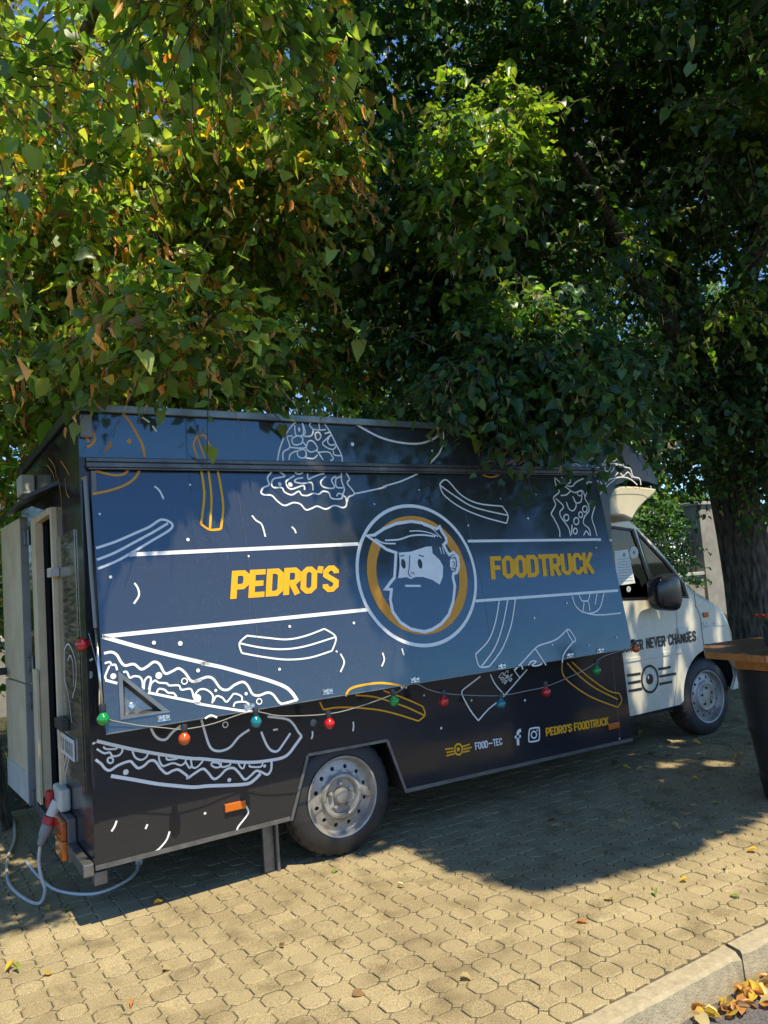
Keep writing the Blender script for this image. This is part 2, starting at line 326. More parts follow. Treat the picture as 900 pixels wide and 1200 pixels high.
def lettering(art, text, bl, br, tl, t=.195, smooth=False):
    bl, br, tl = (np.array(art.pl.px(*q)) for q in (bl, br, tl)); W = sum(GLYPH[c][0] for c in text) - .05
    ux = (br - bl) / W; uy = tl - bl; x = 0.
    for ch in text:
        adv, ss = GLYPH[ch]
        for P, closed in ss:
            P = np.array(P, float) + (x, 0); P = catmull(P, 3, bool(closed)) if smooth else P
            art.up(); h = art.h; strip(art.v, art.f, P, t, closed, lambda a, b: art.pl.w(*(bl + ux * a + uy * b), h))
        x += adv
    return art
# ================================================================== SETTING
ground = pyd('ground', [(-400, -400, -.135), (400, -400, -.135), (400, 700, -.135), (-400, 700, -.135)], [(0, 1, 2, 3)], M_FIELD); tag(ground, kind='structure')
road = bx('road', (-40, 60, -9.5, -1.985, -.13, -.105), M_ASPH); tag(road, kind='structure')
soil = bx('verge', (-30, 45, 2.72, 8.7, -.13, -.012), M_SOIL); tag(soil, kind='structure')
pav = bx('pavement', (-30, 45, -1.915, 2.715, -.13, -.007), M_JOINT); tag(pav, kind='structure')
# octagonal pavers between square-cut fillers, checkerboard lattice
CELL = .1085; CH = .026; GAP = .0024
def octagon_poly():
    a = CELL / 2; return [(a, -a + CH), (a, a - CH), (a - CH, a), (-a + CH, a), (-a, a - CH), (-a, -a + CH), (-a + CH, -a), (a - CH, -a)]
def filler_poly():
    a = CELL / 2; e = CH / 2; P = []
    for q in range(4):
        c, s = [(1, 0), (0, 1), (-1, 0), (0, -1)][q]
        for x, y in [(a, a - CH), (a + e, a - e), (a - e, a + e), (a - CH, a)]: P.append((c * x - s * y, s * x + c * y))
    return P
def inset(P, d):
    P = np.array(P); N = len(P); out = []
    for i in range(N):
        a, b, c = P[i - 1], P[i], P[(i + 1) % N]; d1 = (b - a) / np.linalg.norm(b - a); d2 = (c - b) / np.linalg.norm(c - b)
        n1 = np.array([-d1[1], d1[0]]); n2 = np.array([-d2[1], d2[0]]); m = n1 + n2; m /= np.linalg.norm(m); out.append(b + m * d / max(m @ n1, .35))
    return np.array(out)
def paver_geo(P):
    o = inset(P, GAP); i = inset(P, GAP + .004); n = len(o)
    v = [(*q, -.02) for q in o] + [(*q, -.003) for q in o] + [(*q, 0) for q in i]
    f = [tuple(range(2 * n, 3 * n))]
    for k in range(n):
        j = (k + 1) % n; f += [(k, j, n + j, n + k), (n + k, n + j, 2 * n + j, 2 * n + k)]
    return v, f
GEO = [paver_geo(octagon_poly()), paver_geo(filler_poly())]; pm = []
for (v, f) in GEO:
    me = bpy.data.meshes.new('paver'); me.from_pydata(v, [], f); me.materials.append(M_PAVER); pm.append(me)
cells = []
for i in range(-48, 110):
    for j in range(0, 43):
        x = .25 + i * CELL; y = -1.857 + j * CELL
        z = float(rng.normal(0, .0011)); px, py, d = project((x, y, 0))
        vis = 0 < px < 900 and 0 < py < 1200 and d > 0 and not (y > .25 and -1.2 < x < 4.2)
        cells.append((x, y, z, (i + j) % 2, d if vis else 99))
cells.sort(key=lambda c: c[4])
for x, y, z, k, d in cells[:300]:
    o = link('paver', pm[k], None, pav); o.location = (x, y, z); o.rotation_euler = (random.gauss(0, .006), random.gauss(0, .006), random.gauss(0, .008))
V = []; Fc = []
for x, y, z, k, d in cells[300:]:
    gv, gf = GEO[k]; n = len(V); tx, ty = rng.normal(0, .006, 2); V += [(a + x, b + y, c + z + a * tx + b * ty) for a, b, c in gv]; Fc += [tuple(n + q for q in t) for t in gf]
tag(pyd('paver_field', V, Fc, M_PAVER, pav), kind='stuff')
# kerb stones
kerb = bx('kerb', (-30, 45, -2.0, -1.925, -.13, -.06), M_KERB); tag(kerb, kind='structure')
def kerb_stone(x0, x1, skew0, skew1):
    prof = [(-1.917, -.10), (-1.917, -.006), (-1.925, 0), (-1.992, -.002), (-2.006, -.012), (-2.026, -.125)]
    bm = bmesh.new(); n = max(2, int((x1 - x0) / .05)); R_ = []
    for i in range(n + 1):
        t = i / n; ring = []
        for k, (y, z) in enumerate(prof):
            sk = skew0 * (1 - t) * 1.0 + skew1 * t; dy = (y + 1.917)
            j = rng.normal(0, .0012) if 0 < i < n else rng.normal(0, .003)
            ring.append(bm.verts.new((x0 + (x1 - x0) * t + sk * dy + (rng.normal(0, .004) if i in (0, n) else 0), y + j, z + j * .7 * (k not in (0, 5)))))
        R_.append(ring)
    for i in range(n):
        for k in range(len(prof) - 1): bm.faces.new((R_[i][k], R_[i][k + 1], R_[i + 1][k + 1], R_[i + 1][k]))
    bm.faces.new(R_[0]); bm.faces.new(R_[-1]); return bmo('kerb_stone', bm, M_KERB, kerb)
xs = [-8.365 + i for i in range(19)]
for a in xs:
    near = abs(a - .645) < .6; kerb_stone(a + (.012 if abs(a - .635) < .1 else .004), a + 1 - (.010 if abs(a + 1 - .635) < .1 else .003), .3 if abs(a - .635) < .1 else 0, .3 if abs(a + 1 - .635) < .1 else 0)
# garden wall with iron railing behind the verge
WY = 8.8
wroot = empty('garden_wall', (5, WY, -.01)); tag(wroot, 'low grey rendered garden wall with pale coping behind the truck', 'wall')
bx('wall_body', (-16, 30, WY, WY + .28, -.05, 1.06), M_WALL, wroot); bx('coping', (-16, 30, WY - .05, WY + .33, 1.062, 1.15), M_COPE, wroot, .01)
for k, x in enumerate((-4.2, 6.0, 16.15, 26)):
    p = empty('wall_pillar', (x, WY + .14, -.01)); tag(p, ['square rendered wall pillar beside the open rear door', 'square rendered wall pillar hidden behind the truck box', 'square rendered wall pillar beside the thick tree trunk', 'square rendered wall pillar beyond the thick tree trunk'][k], 'pillar', 'garden wall pillars')
    bx('shaft', (x - .42, x + .42, WY - .09, WY + .37, -.05, 2.9), M_WALL, p, .008); bx('cap', (x - .48, x + .48, WY - .15, WY + .43, 2.902, 2.99), M_COPE, p, .01)
for k, (a, b) in enumerate(((-4.2, 6.0), (6.0, 16.15), (16.15, 26))):
    r = empty('railing', ((a + b) / 2, WY + .14, 1.15)); tag(r, ['black iron railing on the wall left of the hidden pillar', 'black iron railing on the wall between hidden pillar and trunk pillar', 'black iron railing on the wall past the trunk pillar'][k], 'railing', 'iron railings on the garden wall')
    for z in (1.25, 1.95): bx('rail', (a + .43, b - .43, WY + .12, WY + .16, z, z + .04), M_IRON, r)
    n = int((b - a - .9) / .14); bar = None
    for q in range(n):
        x = a + .5 + q * (b - a - 1.0) / (n - 1)
        if bar is None: bar = bx('bar', (-.011, .011, -.011, .011, 1.151, 2.12), M_IRON, r); bar.location = (x, WY + .14, 0)
        else: o = bar.copy(); col.objects.link(o); o.location = (x, WY + .14, 0)
# ================================================================== FOOD TRUCK
XR, BW, ZT = -1.362, 2.10, 2.50
truck = empty('food_truck', (1.2, 1.05, 0)); tag(truck, 'black food truck with white and yellow line drawings and a cream cab', 'food truck')
SIDE = Pl((0, 0, 0), (1, 0, 0), (0, 0, 1)); REAR = Pl((XR, 0, 0), (0, -1, 0), (0, 0, 1))
YC = .28; CABP = Pl((0, YC, 0), (1, 0, 0), (0, 0, 1))
FL = math.hypot(.178, 1.275); FLAP = Pl((0, -.19, .93), (1, 0, 0), (0, .178 / FL, 1.275 / FL))
nose = [(2.41, .24), (2.385, 1.0), (2.40, 1.67), (2.42, 2.02), (2.50, 2.13), (2.68, 2.175), (2.86, 2.165), (2.985, 2.135), (2.995, 2.16), (2.94, 2.27), (2.83, 2.37), (2.66, 2.46), (2.45, 2.50)]
arch = [(-.345, .285), (-.222, .612), (.30, .602), (.408, .278)]
outline = [(XR, .28)] + arch + nose + [(XR, ZT)]
side = plate('side_panel', SIDE, outline, [], -.03, 0, V_BODY, truck)
far = plate('side_panel', Pl((0, BW, 0), (1, 0, 0), (0, 0, 1)), outline, [], -.03, 0, V_BODY, truck)
# nose skin over the cab, roof, floor, front and rear walls
bm = bmesh.new(); top = nose[3:]; rr = [[bm.verts.new((x, y, z)) for x, z in top] for y in (.031, BW + .0)]
for i in range(len(top) - 1): bm.faces.new((rr[0][i], rr[0][i + 1], rr[1][i + 1], rr[1][i]))
bmo('front_cap', bm, mat('matt_black', (.02, .021, .023), .6, spec=.25), truck, True)
bx('front_wall', (2.34, 2.37, .031, BW - .001, .3, 2.05), M_DARK, truck)
bx('roof', (XR - .012, 2.46, -.012, BW + .045, ZT + .002, ZT + .03), M_DARK, truck, .004)
bm = bmesh.new(); box(bm, XR + .031, -.37, .032, BW - .032, .34, .40); box(bm, .43, 2.33, .032, BW - .032, .34, .40); box(bm, -.369, .429, .032, BW - .032, .665, .70); bmo('floor', bm, M_UNDER, truck)
fascia = plate('fascia', SIDE, [(XR + .002, 2.264), (2.30, 2.264), (2.30, 2.485), (XR + .002, 2.485)], [], .0002, .0012, V_FLAP, truck)
bx('roof_trim', (XR - .02, 2.44, -.024, -.002, ZT - .006, ZT + .034), mat('dull_trim', (.20, .23, .23), .45, .6, var=.35, scale=5), truck, .004)
bx('roof_trim', (XR - .022, XR - .001, -.001, BW + .04, ZT - .01, ZT + .045), M_DARK, truck, .004)
DO = (.74, 1.20, .42, 2.06)       # rear doorway y0 y1 z0 z1
plate('rear_wall', REAR, [(-.031, .282), (-BW + .002, .282), (-BW + .002, ZT - .012), (-.031, ZT - .012)][::-1], [[(-DO[0], DO[2]), (-DO[0], DO[3]), (-DO[1], DO[3]), (-DO[1], DO[2])]], -.03, -.0005, V_BODY, truck)
# bottom edge trims and wheel-arch trim
def bar_px(name, pts, w, d, m, parent, pl=SIDE):
    bm = bmesh.new()
    for (a, b) in zip(pts[:-1], pts[1:]):
        a, b = np.array(a), np.array(b); t = (b - a) / np.linalg.norm(b - a); nn = np.array([-t[1], t[0]]) * w / 2
        c = [a + nn, b + nn, b - nn, a - nn]; vs = [bm.verts.new(pl.w(*q, h)) for h in (.0005, d) for q in c]
        for f in ((0, 1, 2, 3), (4, 5, 6, 7), (0, 1, 5, 4), (1, 2, 6, 5), (2, 3, 7, 6), (3, 0, 4, 7)): bm.faces.new([vs[i] for i in f])
    return bmo(name, bm, m, parent)
M_EDGE = mat('edge_trim', (.16, .165, .17), .38, .6, var=.3, scale=12)
bar_px('sill_trim', [(XR, .292), (-.352, .297)], .022, .006, M_EDGE, truck); bar_px('sill_trim', [(.412, .288), (2.40, .250)], .022, .006, M_EDGE, truck)
bar_px('arch_trim', arch, .016, .008, M_EDGE, truck)
bm = bmesh.new()   # wheel housing
for x0, x1, z0, z1 in ((-.36, -.35, .28, .66), (.41, .42, .28, .66), (-.36, .42, .64, .66)): box(bm, x0, x1, .032, .5, z0, z1)
box(bm, -.36, .42, .48, .5, .28, .66); bmo('wheel_housing', bm, M_UNDER, truck)
bm = bmesh.new()
for y in (.45, 1.55): box(bm, -1.3, 3.6, y, y + .08, .26, .345)
tube(bm, [(0, .15, .335), (0, 1.95, .335)], .05); tube(bm, [(3.79, .5, .335), (3.79, 1.9, .335)], .04); box(bm, .8, 1.5, .6, 1.4, .22, .33)
bmo('chassis', bm, M_UNDER, truck)
bm = bmesh.new()   # steel support leg behind the rear wheel
box(bm, -.46, -.40, .13, .15, .0, .30); box(bm, -.395, -.38, .10, .22, .0, .30); bmo('support_leg', bm, M_EDGE, truck)
# ---- fascia gutter over the hatch
bm = bmesh.new(); box(bm, -1.332, 2.30, -.034, -.002, 2.207, 2.236, .005); box(bm, -1.332, 2.30, -.020, -.002, 2.238, 2.262, .004); box(bm, -1.325, 2.29, -.040, -.018, 2.197, 2.206, .002)
bmo('gutter', bm, mat('gutter_steel', (.05, .052, .058), .3, .5, dirt=(.12, .11, .10), scale=4, rvar=.1), truck)
# ---- serving hatch
hatch = plate('serving_hatch', FLAP, [(-1.328, 0), (2.262, 0), (2.285, .06), (2.285, FL - .012), (-1.315, FL - .012)], [[FLAP.px(*q) for q in crop(90, 730, 6)((322, 398), (598, 620), (330, 655))]], -.022, 0, V_FLAP, truck)
bar_px('hatch_edge', [(-1.328, .003), (2.262, .003)], .006, .0025, M_EDGE, hatch, FLAP)
tb('gas_strut', [(-1.338, -.012, 2.16), (-1.336, -.06, 1.68), (-1.335, -.10, 1.42)], .011, mat('strut_grey', (.20, .19, .17), .4, .3), truck)
tb('strut_rod', [(-1.335, -.10, 1.42), (-1.335, -.178, 1.0)], .0075, M_CHROME, truck)
bm = bmesh.new(); box(bm, -1.312, -1.290, -.030, -.006, .97, 2.19); bmo('frame_post', bm, mat('frame_grey', (.17, .155, .13), .5, .2, var=.2), truck)
# triangular hand recess, lower rear corner of the hatch
c1 = crop(90, 730, 6)
def fpoly(*p): return [FLAP.px(*q) for q in c1(*p)]
o_ = fpoly((288, 338), (660, 628), (305, 682)); i_ = fpoly((322, 398), (598, 620), (330, 655)); plate('handle_recess', FLAP, o_, [i_], .0005, .006, mat('recess_frame', (.20, .21, .21), .42, .7, var=.2), hatch)
bm = bmesh.new(); ci = np.mean(i_, 0); fr = [bm.verts.new(FLAP.w(*q, .001)) for q in i_]; fb = [bm.verts.new(FLAP.w(*(ci + (np.array(q) - ci) * .72), -.035)) for q in i_]
for k in range(3): bm.faces.new((fr[k], fr[(k + 1) % 3], fb[(k + 1) % 3], fb[k]))
bm.faces.new(fb); bmo('recess_floor', bm, mat('recess_steel', (.22, .22, .21), .3, .8, var=.3, scale=15), hatch)
u, v = FLAP.px(90 + 398 / 6, 730 + 580 / 6); bm = bmesh.new(); lathe(bm, [(.016, .001), (.016, .008), (.011, .010), (.010, .006), (.0, .006)], Matrix(np.c_[np.r_[[*FLAP.eu], 0], np.r_[[*FLAP.ev], 0], np.r_[[*FLAP.n], 0], np.r_[FLAP.w(u, v, -.035), 1]].tolist()), 20); bmo('lock', bm, M_CHROME, hatch, True)
for (x, y) in ((384, 811), (486, 797), (192, 842), (588, 783), (668, 771), (704, 767), (292, 829)):
    u, v = FLAP.px(x, y); bm = bmesh.new(); M = Matrix(np.c_[np.r_[[*FLAP.eu], 0], np.r_[[*FLAP.ev], 0], np.r_[[*FLAP.n], 0], np.r_[FLAP.w(u, max(v, .02)), 1]].tolist())
    for dx in (-.017, .017): lathe(bm, [(.014, .0005), (.014, .006), (.009, .012), (0, .013)], M @ Matrix.Translation((dx, .004, 0)), 14)
    box(bm, -.03, .03, -.012, .016, .0006, .003, M=M); bmo('catch', bm, M_CHROME, hatch)
# ---- drawings on the hatch -------------------------------------------------
W1, W2, W3 = .0095, .0125, .018
A = lambda pl, h=.0022: Art(pl, h)
c2 = crop(220, 760, 6); c3 = crop(80, 850, 6); c4 = crop(220, 830, 6); r1 = crop(70, 470, 6); r2 = crop(80, 590, 6); r3 = crop(200, 500, 6); r4 = crop(400, 480, 3); r5 = crop(260, 640, 5.625); r6 = crop(370, 780, 5.625)
k5 = crop(300, 480, 6); k6 = crop(630, 520, 6); k7 = crop(410, 580, 5.625); k8 = crop(530, 690, 4.2857)
a = A(FLAP)
a.line(c1((180, 97), (400, 160), (650, 225), (900, 283)) + c2((100, 103), (240, 132), (400, 176), (560, 222), (680, 268), (735, 315), (770, 368)), W3 * 1.05)
a.line(c1((190, 215), (240, 205), (280, 225), (310, 275), (340, 300), (400, 290), (450, 325), (490, 310), (540, 275), (580, 290), (620, 355), (670, 340), (715, 320), (760, 350), (800, 405), (840, 410), (870, 400)) + c2((40, 235), (90, 215), (140, 200), (180, 215), (230, 280), (280, 290), (330, 255), (385, 235), (420, 260), (455, 320), (500, 330), (560, 310), (600, 325), (650, 385), (700, 380), (760, 362)), W2)
a.line(c1((200, 402), (284, 425)), W2); a.line(c1((500, 490), (700, 530), (860, 562)) + c2((60, 385), (200, 410), (400, 440), (500, 440)), W2)
for p in (c1((195, 285), (230, 275), (245, 295), (270, 295), (283, 333)), c1((230, 300), (200, 370), (205, 400)), c1((325, 347), (350, 345), (372, 385), (400, 375), (440, 380), (460, 410), (463, 458)), c1((470, 468), (475, 410), (500, 380), (520, 395), (505, 470)), c1((510, 482), (520, 430), (550, 405), (575, 420), (630, 425), (650, 440), (715, 440), (735, 470), (800, 465), (820, 525)), c1((560, 495), (575, 465), (615, 470), (640, 490), (680, 495), (700, 522)), c2((45, 330), (80, 290), (130, 290), (175, 330), (170, 385)), c2((178, 372), (200, 335), (240, 345), (270, 375), (300, 345), (325, 318), (375, 335), (380, 370)), c2((320, 410), (335, 380), (400, 375), (430, 392)), c2((120, 492), (160, 470), (205, 485))): a.line(p, W1)
for (x, y), r in zip(c1((575, 370), (255, 375), (845, 530)) + c2((195, 295), (408, 318)), (.017, .014, .02, .008, .009)): a.dot(x, y, r)
for x, y in c1((755, 410)) + c2((500, 372)): a.ring(x, y, .014, .006)
a.done('sandwich_drawing', M_WHITE, hatch)
def drawing(name, pl, m, parent, lines, w=W1, dots=(), sm=True):
    a = A(pl)
    for p in lines: a.line(p, w, False, sm)
    for q in dots: a.dot(*q)
    return a.done(name, m, parent)
drawing('stripe', FLAP, M_WHITE, hatch, [[(151, 650), (420, 637.5)]], .020); drawing('stripe', FLAP, M_WHITE, hatch, [[(120, 746), (432, 714.3)]], .020)
drawing('stripe', FLAP, M_WHITE, hatch, [[(548, 634.2), (704, 632.4)]], .018); drawing('stripe', FLAP, M_WHITE, hatch, [[(557, 704.4), (724, 692)]], .018)
drawing('chip_drawing', FLAP, M_WHITE, hatch, [r2((195, 315), (330, 270), (480, 205), (570, 165), (650, 115), (712, 130), (732, 158), (705, 192), (600, 255), (440, 350), (330, 410), (205, 460)), r2((200, 397), (330, 345), (480, 265), (600, 200), (700, 140))], W2)
drawing('chip_drawing', FLAP, M_YELLOW, hatch, [r3((215, 315), (235, 470), (220, 635), (212, 685)), r3((212, 685), (275, 725), (352, 720)), r3((352, 720), (368, 560), (345, 390), (330, 315)), r3((265, 315), (285, 500), (275, 720))], W2)
drawing('chip_drawing', FLAP, M_WHITE, hatch, [r5((165, 590), (300, 605), (430, 615), (550, 592), (675, 545)), r5((675, 545), (750, 600), (725, 690)), r5((725, 690), (580, 735), (430, 748), (280, 732), (130, 705)), r5((130, 705), (115, 640), (165, 590)), r5((115, 640), (250, 668), (400, 680), (550, 660), (745, 600))], W1)
drawing('chip_drawing', FLAP, M_WHITE, hatch, [r4((345, 262), (370, 248), (420, 300), (480, 330), (565, 340)), r4((565, 340), (585, 372), (580, 400)), r4((580, 400), (500, 378), (420, 345), (360, 300), (345, 262)), r4((345, 265), (400, 305), (470, 345), (585, 372))], W1)
drawing('chip_drawing', FLAP, M_WHITE, hatch, [k8((235, 58), (215, 170), (180, 260), (115, 330)), k8((115, 330), (135, 390), (185, 390)), k8((185, 390), (250, 300), (295, 180), (315, 53)), k8((277, 57), (250, 190), (210, 300), (145, 390))], W1)
drawing('chip_drawing', FLAP, M_YELLOW, hatch, [r6((195, 200), (225, 155), (300, 130), (420, 115), (520, 125), (600, 145))], W2)
drawing('burger_drawing', FLAP, M_WHITE, hatch, [k5((110, 440), (80, 480), (90, 530), (50, 550), (35, 585), (60, 600), (110, 605), (150, 645), (200, 675), (260, 655), (310, 665), (350, 705), (390, 695), (430, 680), (490, 700), (550, 675), (610, 690), (635, 670), (630, 620), (610, 600), (620, 560), (600, 500), (600, 445)),
  k5((165, 440), (200, 470), (120, 490), (115, 545), (180, 550), (200, 580), (250, 600), (300, 575), (320, 600), (360, 605), (400, 590), (440, 595), (470, 575), (510, 585), (525, 620), (560, 630), (600, 625), (605, 600), (580, 590), (565, 610)),
  k5((270, 465), (215, 500), (210, 525), (245, 560), (330, 535), (340, 565)), k5((330, 480), (280, 490), (275, 510), (330, 520), (390, 515), (400, 570)), k5((490, 470), (455, 505), (465, 540), (520, 555), (550, 545), (530, 495), (560, 470)), k5((600, 470), (560, 490), (565, 545), (610, 550)), k5((360, 450), (365, 490), (390, 480), (440, 460), (480, 450)), k5((270, 445), (300, 455), (330, 445)),
  k5((630, 445), (655, 490), (640, 520), (690, 590), (650, 615), (640, 650)), k5((690, 592), (740, 583), (900, 548)) + r4((150, 270), (210, 252), (270, 225))], W1, [(*k5((240, 528))[0], .014), (*k5((165, 525))[0], .012)])
drawing('bun_drawing', FLAP, M_ORANGE, hatch, [r1((222, 510), (260, 497), (320, 510), (390, 523), (450, 515), (480, 488)), r1((230, 655), (350, 630), (450, 595), (520, 550), (560, 490))], W2)
drawing('chip_drawing', FLAP, M_ORANGE, hatch, [r4((495, 229), (525, 238), (560, 228))], W1)
rings = [k6((295 + 17 * math.cos(t), 350 + 17 * math.sin(t)), )[0] for t in np.linspace(0, 6.28, 9)]
def rg(cf_, x, y, rx, ry=None): ry = ry or rx; return [cf_((x + rx * math.cos(t), y + ry * math.sin(t)))[0] for t in np.linspace(0, 2 * math.pi, 10)]
drawing('salad_drawing', FLAP, M_WHITE, hatch, [k6((155, 655), (150, 600), (110, 520), (95, 490), (125, 430), (110, 380), (150, 340), (130, 300), (122, 245), (170, 285), (230, 330)), k6((230, 650), (215, 590), (165, 520), (155, 480), (180, 440), (125, 385)), k6((200, 410), (220, 460), (250, 470), (270, 430), (245, 370)), rings, rg(k6, 200, 520, 18, 22), rg(k6, 270, 545, 18, 24),
  k6((370, 650), (360, 600), (320, 560), (330, 510), (360, 470), (350, 420), (330, 380), (350, 330), (345, 275), (380, 272)), k6((415, 650), (400, 590), (380, 520), (400, 430), (360, 425)), k6((165, 232), (200, 290), (240, 300), (270, 270), (320, 245)), rg(k6, 215, 265, 14), k6((250, 380), (265, 415), (300, 410), (310, 370)), rg(k6, 330, 460, 16, 22), rg(k6, 300, 500, 14, 20), k6((240, 570), (235, 640)), rg(k6, 262, 615, 14, 20), k6((320, 645), (340, 615), (360, 645)), k6((160, 365), (200, 360), (230, 335), (260, 345), (310, 330), (330, 375))], W1)
drawing('tomato_drawing', FLAP, M_WHITE, hatch, [k8((600, 30), (615, 80), (650, 115), (700, 122), (740, 95), (760, 22)), k8((635, 28), (650, 60), (680, 65), (690, 112)), k8((680, 65), (690, 26)), k8((725, 25), (715, 80)), k8((655, 112), (660, 70)), k8((660, 118), (700, 129), (760, 131), (845, 122))], W1)
drawing('bottle_drawing', FLAP, M_WHITE, hatch, [k8((310, 410), (350, 370), (415, 300), (440, 283), (520, 255), (575, 205)), k8((575, 205), (590, 210), (618, 255), (605, 268)), k8((575, 205), (582, 230), (605, 268)), k8((605, 268), (570, 310), (555, 340), (551, 372)), k8((415, 302), (470, 384)), k8((342, 378), (354, 405)), k8((380, 385), (395, 365), (420, 365), (400, 385), (430, 385), (450, 375))], W1)
a = A(FLAP)   # crumbs
for p in (r2((465, 560), (490, 600), (495, 650), (460, 705)), r1((665, 600), (700, 630), (730, 690)), r3((570, 625), (600, 660), (640, 690), (665, 775)), r3((850, 705), (870, 725), (880, 750)), r5((780, 710), (805, 765), (780, 830)), r5((1010 - 260, 690), (760, 700)), [(448, 765), (450, 773), (447, 781)], [(735 / 5.625 + 340, 760), (473, 768)]): a.line(p, W1)
for x, y, r in [(r2((220, 75))[0] + (.006,)), (r2((840, 255))[0] + (.009,)), (r2((297, 518))[0] + (.008,)), (r3((120, 795))[0] + (.009,)), (r3((135, 410))[0] + (.006,)), (r5((175, 67))[0] + (.006,)), (r5((445, 530))[0] + (.008,)), (r5((868, 507))[0] + (.008,)), (r5((378, 812))[0] + (.008,)), (r4((272, 283))[0] + (.005,)), (r4((115, 333))[0] + (.005,)), (r4((655, 383))[0] + (.008,)), (r4((683, 299))[0] + (.004,)), (r4((558, 314))[0] + (.004,)), (r4((445, 408))[0] + (.007,)), (k8((410, 147))[0] + (.008,)), (k8((572, 72))[0] + (.008,)), (k8((500, 282))[0] + (.006,)), (k8((683, 282))[0] + (.006,)), (k8((822, 243))[0] + (.006,)), (c1((540, 140))[0] + (.010,)), (c1((725, 145))[0] + (.012,)), (c1((850, 335))[0] + (.010,)), (698, 642, .006), (470, 806, .005)]: a.dot(x, y, r)
a.done('crumb_marks', M_WHITE, hatch)['kind'] = 'stuff'
# lettering and emblem
lettering(A(FLAP), "PEDRO'S", (269.8, 702.2), (394.4, 693.0), (272, 669.3)).done('lettering', M_YELLOW, hatch)
lettering(A(FLAP), 'FOODTRUCK', (575.6, 679.2), (695.4, 672), (573.7, 652.4)).done('lettering', M_YELLOW, hatch)
L_, R_, T_, B_ = (np.array(FLAP.px(*k7(q)[0])) for q in ((33, 470), (845, 610), (380, 80), (510, 985)))
ec = np.array([(L_[0] + R_[0]) / 2, (T_[1] + B_[1]) / 2]); er = ((R_[0] - L_[0]) + (T_[1] - B_[1])) / 4
circ = lambda r, n=72: [(ec[0] + r * math.cos(t), ec[1] + r * math.sin(t)) for t in np.linspace(0, 2 * math.pi, n, endpoint=False)]
A(FLAP, .0024).line(circ(er), .021, True, False, True).done('emblem_ring', M_WHITE, hatch)
A(FLAP, .0024).line(circ(er * .775), er * .15, True, False, True).done('emblem_ring', M_ORANGE, hatch)
head = k7((110, 270), (160, 265), (220, 225), (300, 190), (400, 175), (470, 185), (570, 225), (590, 210), (602, 240), (630, 280), (635, 310), (615, 330), (637, 372), (652, 395), (682, 380), (710, 410), (716, 470), (702, 512), (680, 520), (677, 545), (690, 600), (680, 700), (650, 790), (600, 850), (540, 888), (490, 903), (400, 885), (330, 840), (280, 770), (264, 690), (272, 625), (234, 620), (270, 572), (292, 545), (296, 480), (302, 382), (240, 360), (170, 310))
A(FLAP, .0030).fill(head, False).done('emblem_head', V_FLAP, hatch)
A(FLAP, .0036).line(head, .019, True, False).done('emblem_outline', M_WHITE, hatch)
a = A(FLAP, .0037); a.fill(k7((312, 382), (400, 375), (500, 342), (538, 340), (543, 385), (590, 430), (612, 470), (610, 540), (590, 592), (540, 560), (480, 541), (430, 541), (400, 555), (370, 543), (312, 550), (321, 460), (318, 400)), False)
a.fill(rg(k7, 682, 450, 26, 54)[:-1], False)
for p, w in ((k7((362, 600), (465, 600)), .012), (k7((230, 300), (320, 295), (400, 270), (480, 265), (560, 275)), .010), (k7((165, 290), (220, 318), (300, 322)), .009), (k7((390, 240), (450, 238), (520, 250), (580, 275)), .007), (k7((590, 345), (602, 390)), .006), (k7((606, 345), (620, 392)), .006), (k7((480, 200), (540, 225), (600, 285)), .006)): a.line(p, w)
a.done('emblem_face', M_WHITE, hatch)
a = A(FLAP, .0050)
for x, y in k7((350, 455), (460, 455)): A(FLAP, .0050).dot(x, y, .0165, .031).done('emblem_eye', M_BLACKD, hatch)
for p, w in ((k7((330, 405), (355, 400)), .006), (k7((452, 397), (485, 408)), .007), (k7((392, 400), (388, 480), (383, 520), (402, 540)), .006), (k7((400, 520), (412, 512), (424, 526)), .005), (k7((668, 420), (690, 415), (700, 450), (690, 490), (668, 480)), .007), (k7((672, 440), (688, 450), (678, 475)), .005), (k7((316, 382), (322, 460), (312, 545)), .006)): a.line(p, w)
a.done('emblem_features', M_BLACKD, hatch)
# ---- drawings on the body side ------------------------------------------------
a = A(SIDE)
a.line(c3((75, 70), (200, 110), (450, 168), (700, 212), (860, 232)) + c4((100, 355), (200, 365), (420, 380), (580, 365), (690, 335), (760, 252), (800, 195)), W3 * .9)
a.line(c4((800, 195), (775, 165), (740, 110), (690, 75), (560, 58)), W2)
a.line(c3((75, 285), (95, 315), (170, 340), (300, 355), (450, 380), (620, 410), (760, 425), (880, 434)) + c4((150, 545), (300, 540), (420, 530), (470, 500), (510, 460)), W3 * .95)
a.line(c3((75, 180), (100, 235), (140, 262), (190, 240), (230, 270), (260, 305), (295, 315), (350, 280), (430, 252), (460, 275), (490, 300), (530, 285), (570, 250), (610, 252), (650, 305), (690, 338), (730, 320), (770, 310), (810, 335), (835, 355)) + c4((0, 490), (50, 455), (105, 425), (140, 450), (180, 495), (220, 480), (270, 430), (320, 420), (360, 455), (400, 500), (440, 475), (480, 440), (520, 450), (560, 465), (585, 430), (588, 372)), W2)
for p in (c3((580, 20), (610, 75), (650, 100), (690, 95), (730, 50), (790, 2)), c4((95, 80), (120, 170), (150, 260), (185, 295), (240, 298), (300, 270), (360, 200), (432, 150)), c4((515, 165), (550, 250), (585, 295), (630, 300), (670, 250), (720, 175))): a.line(p, W2)
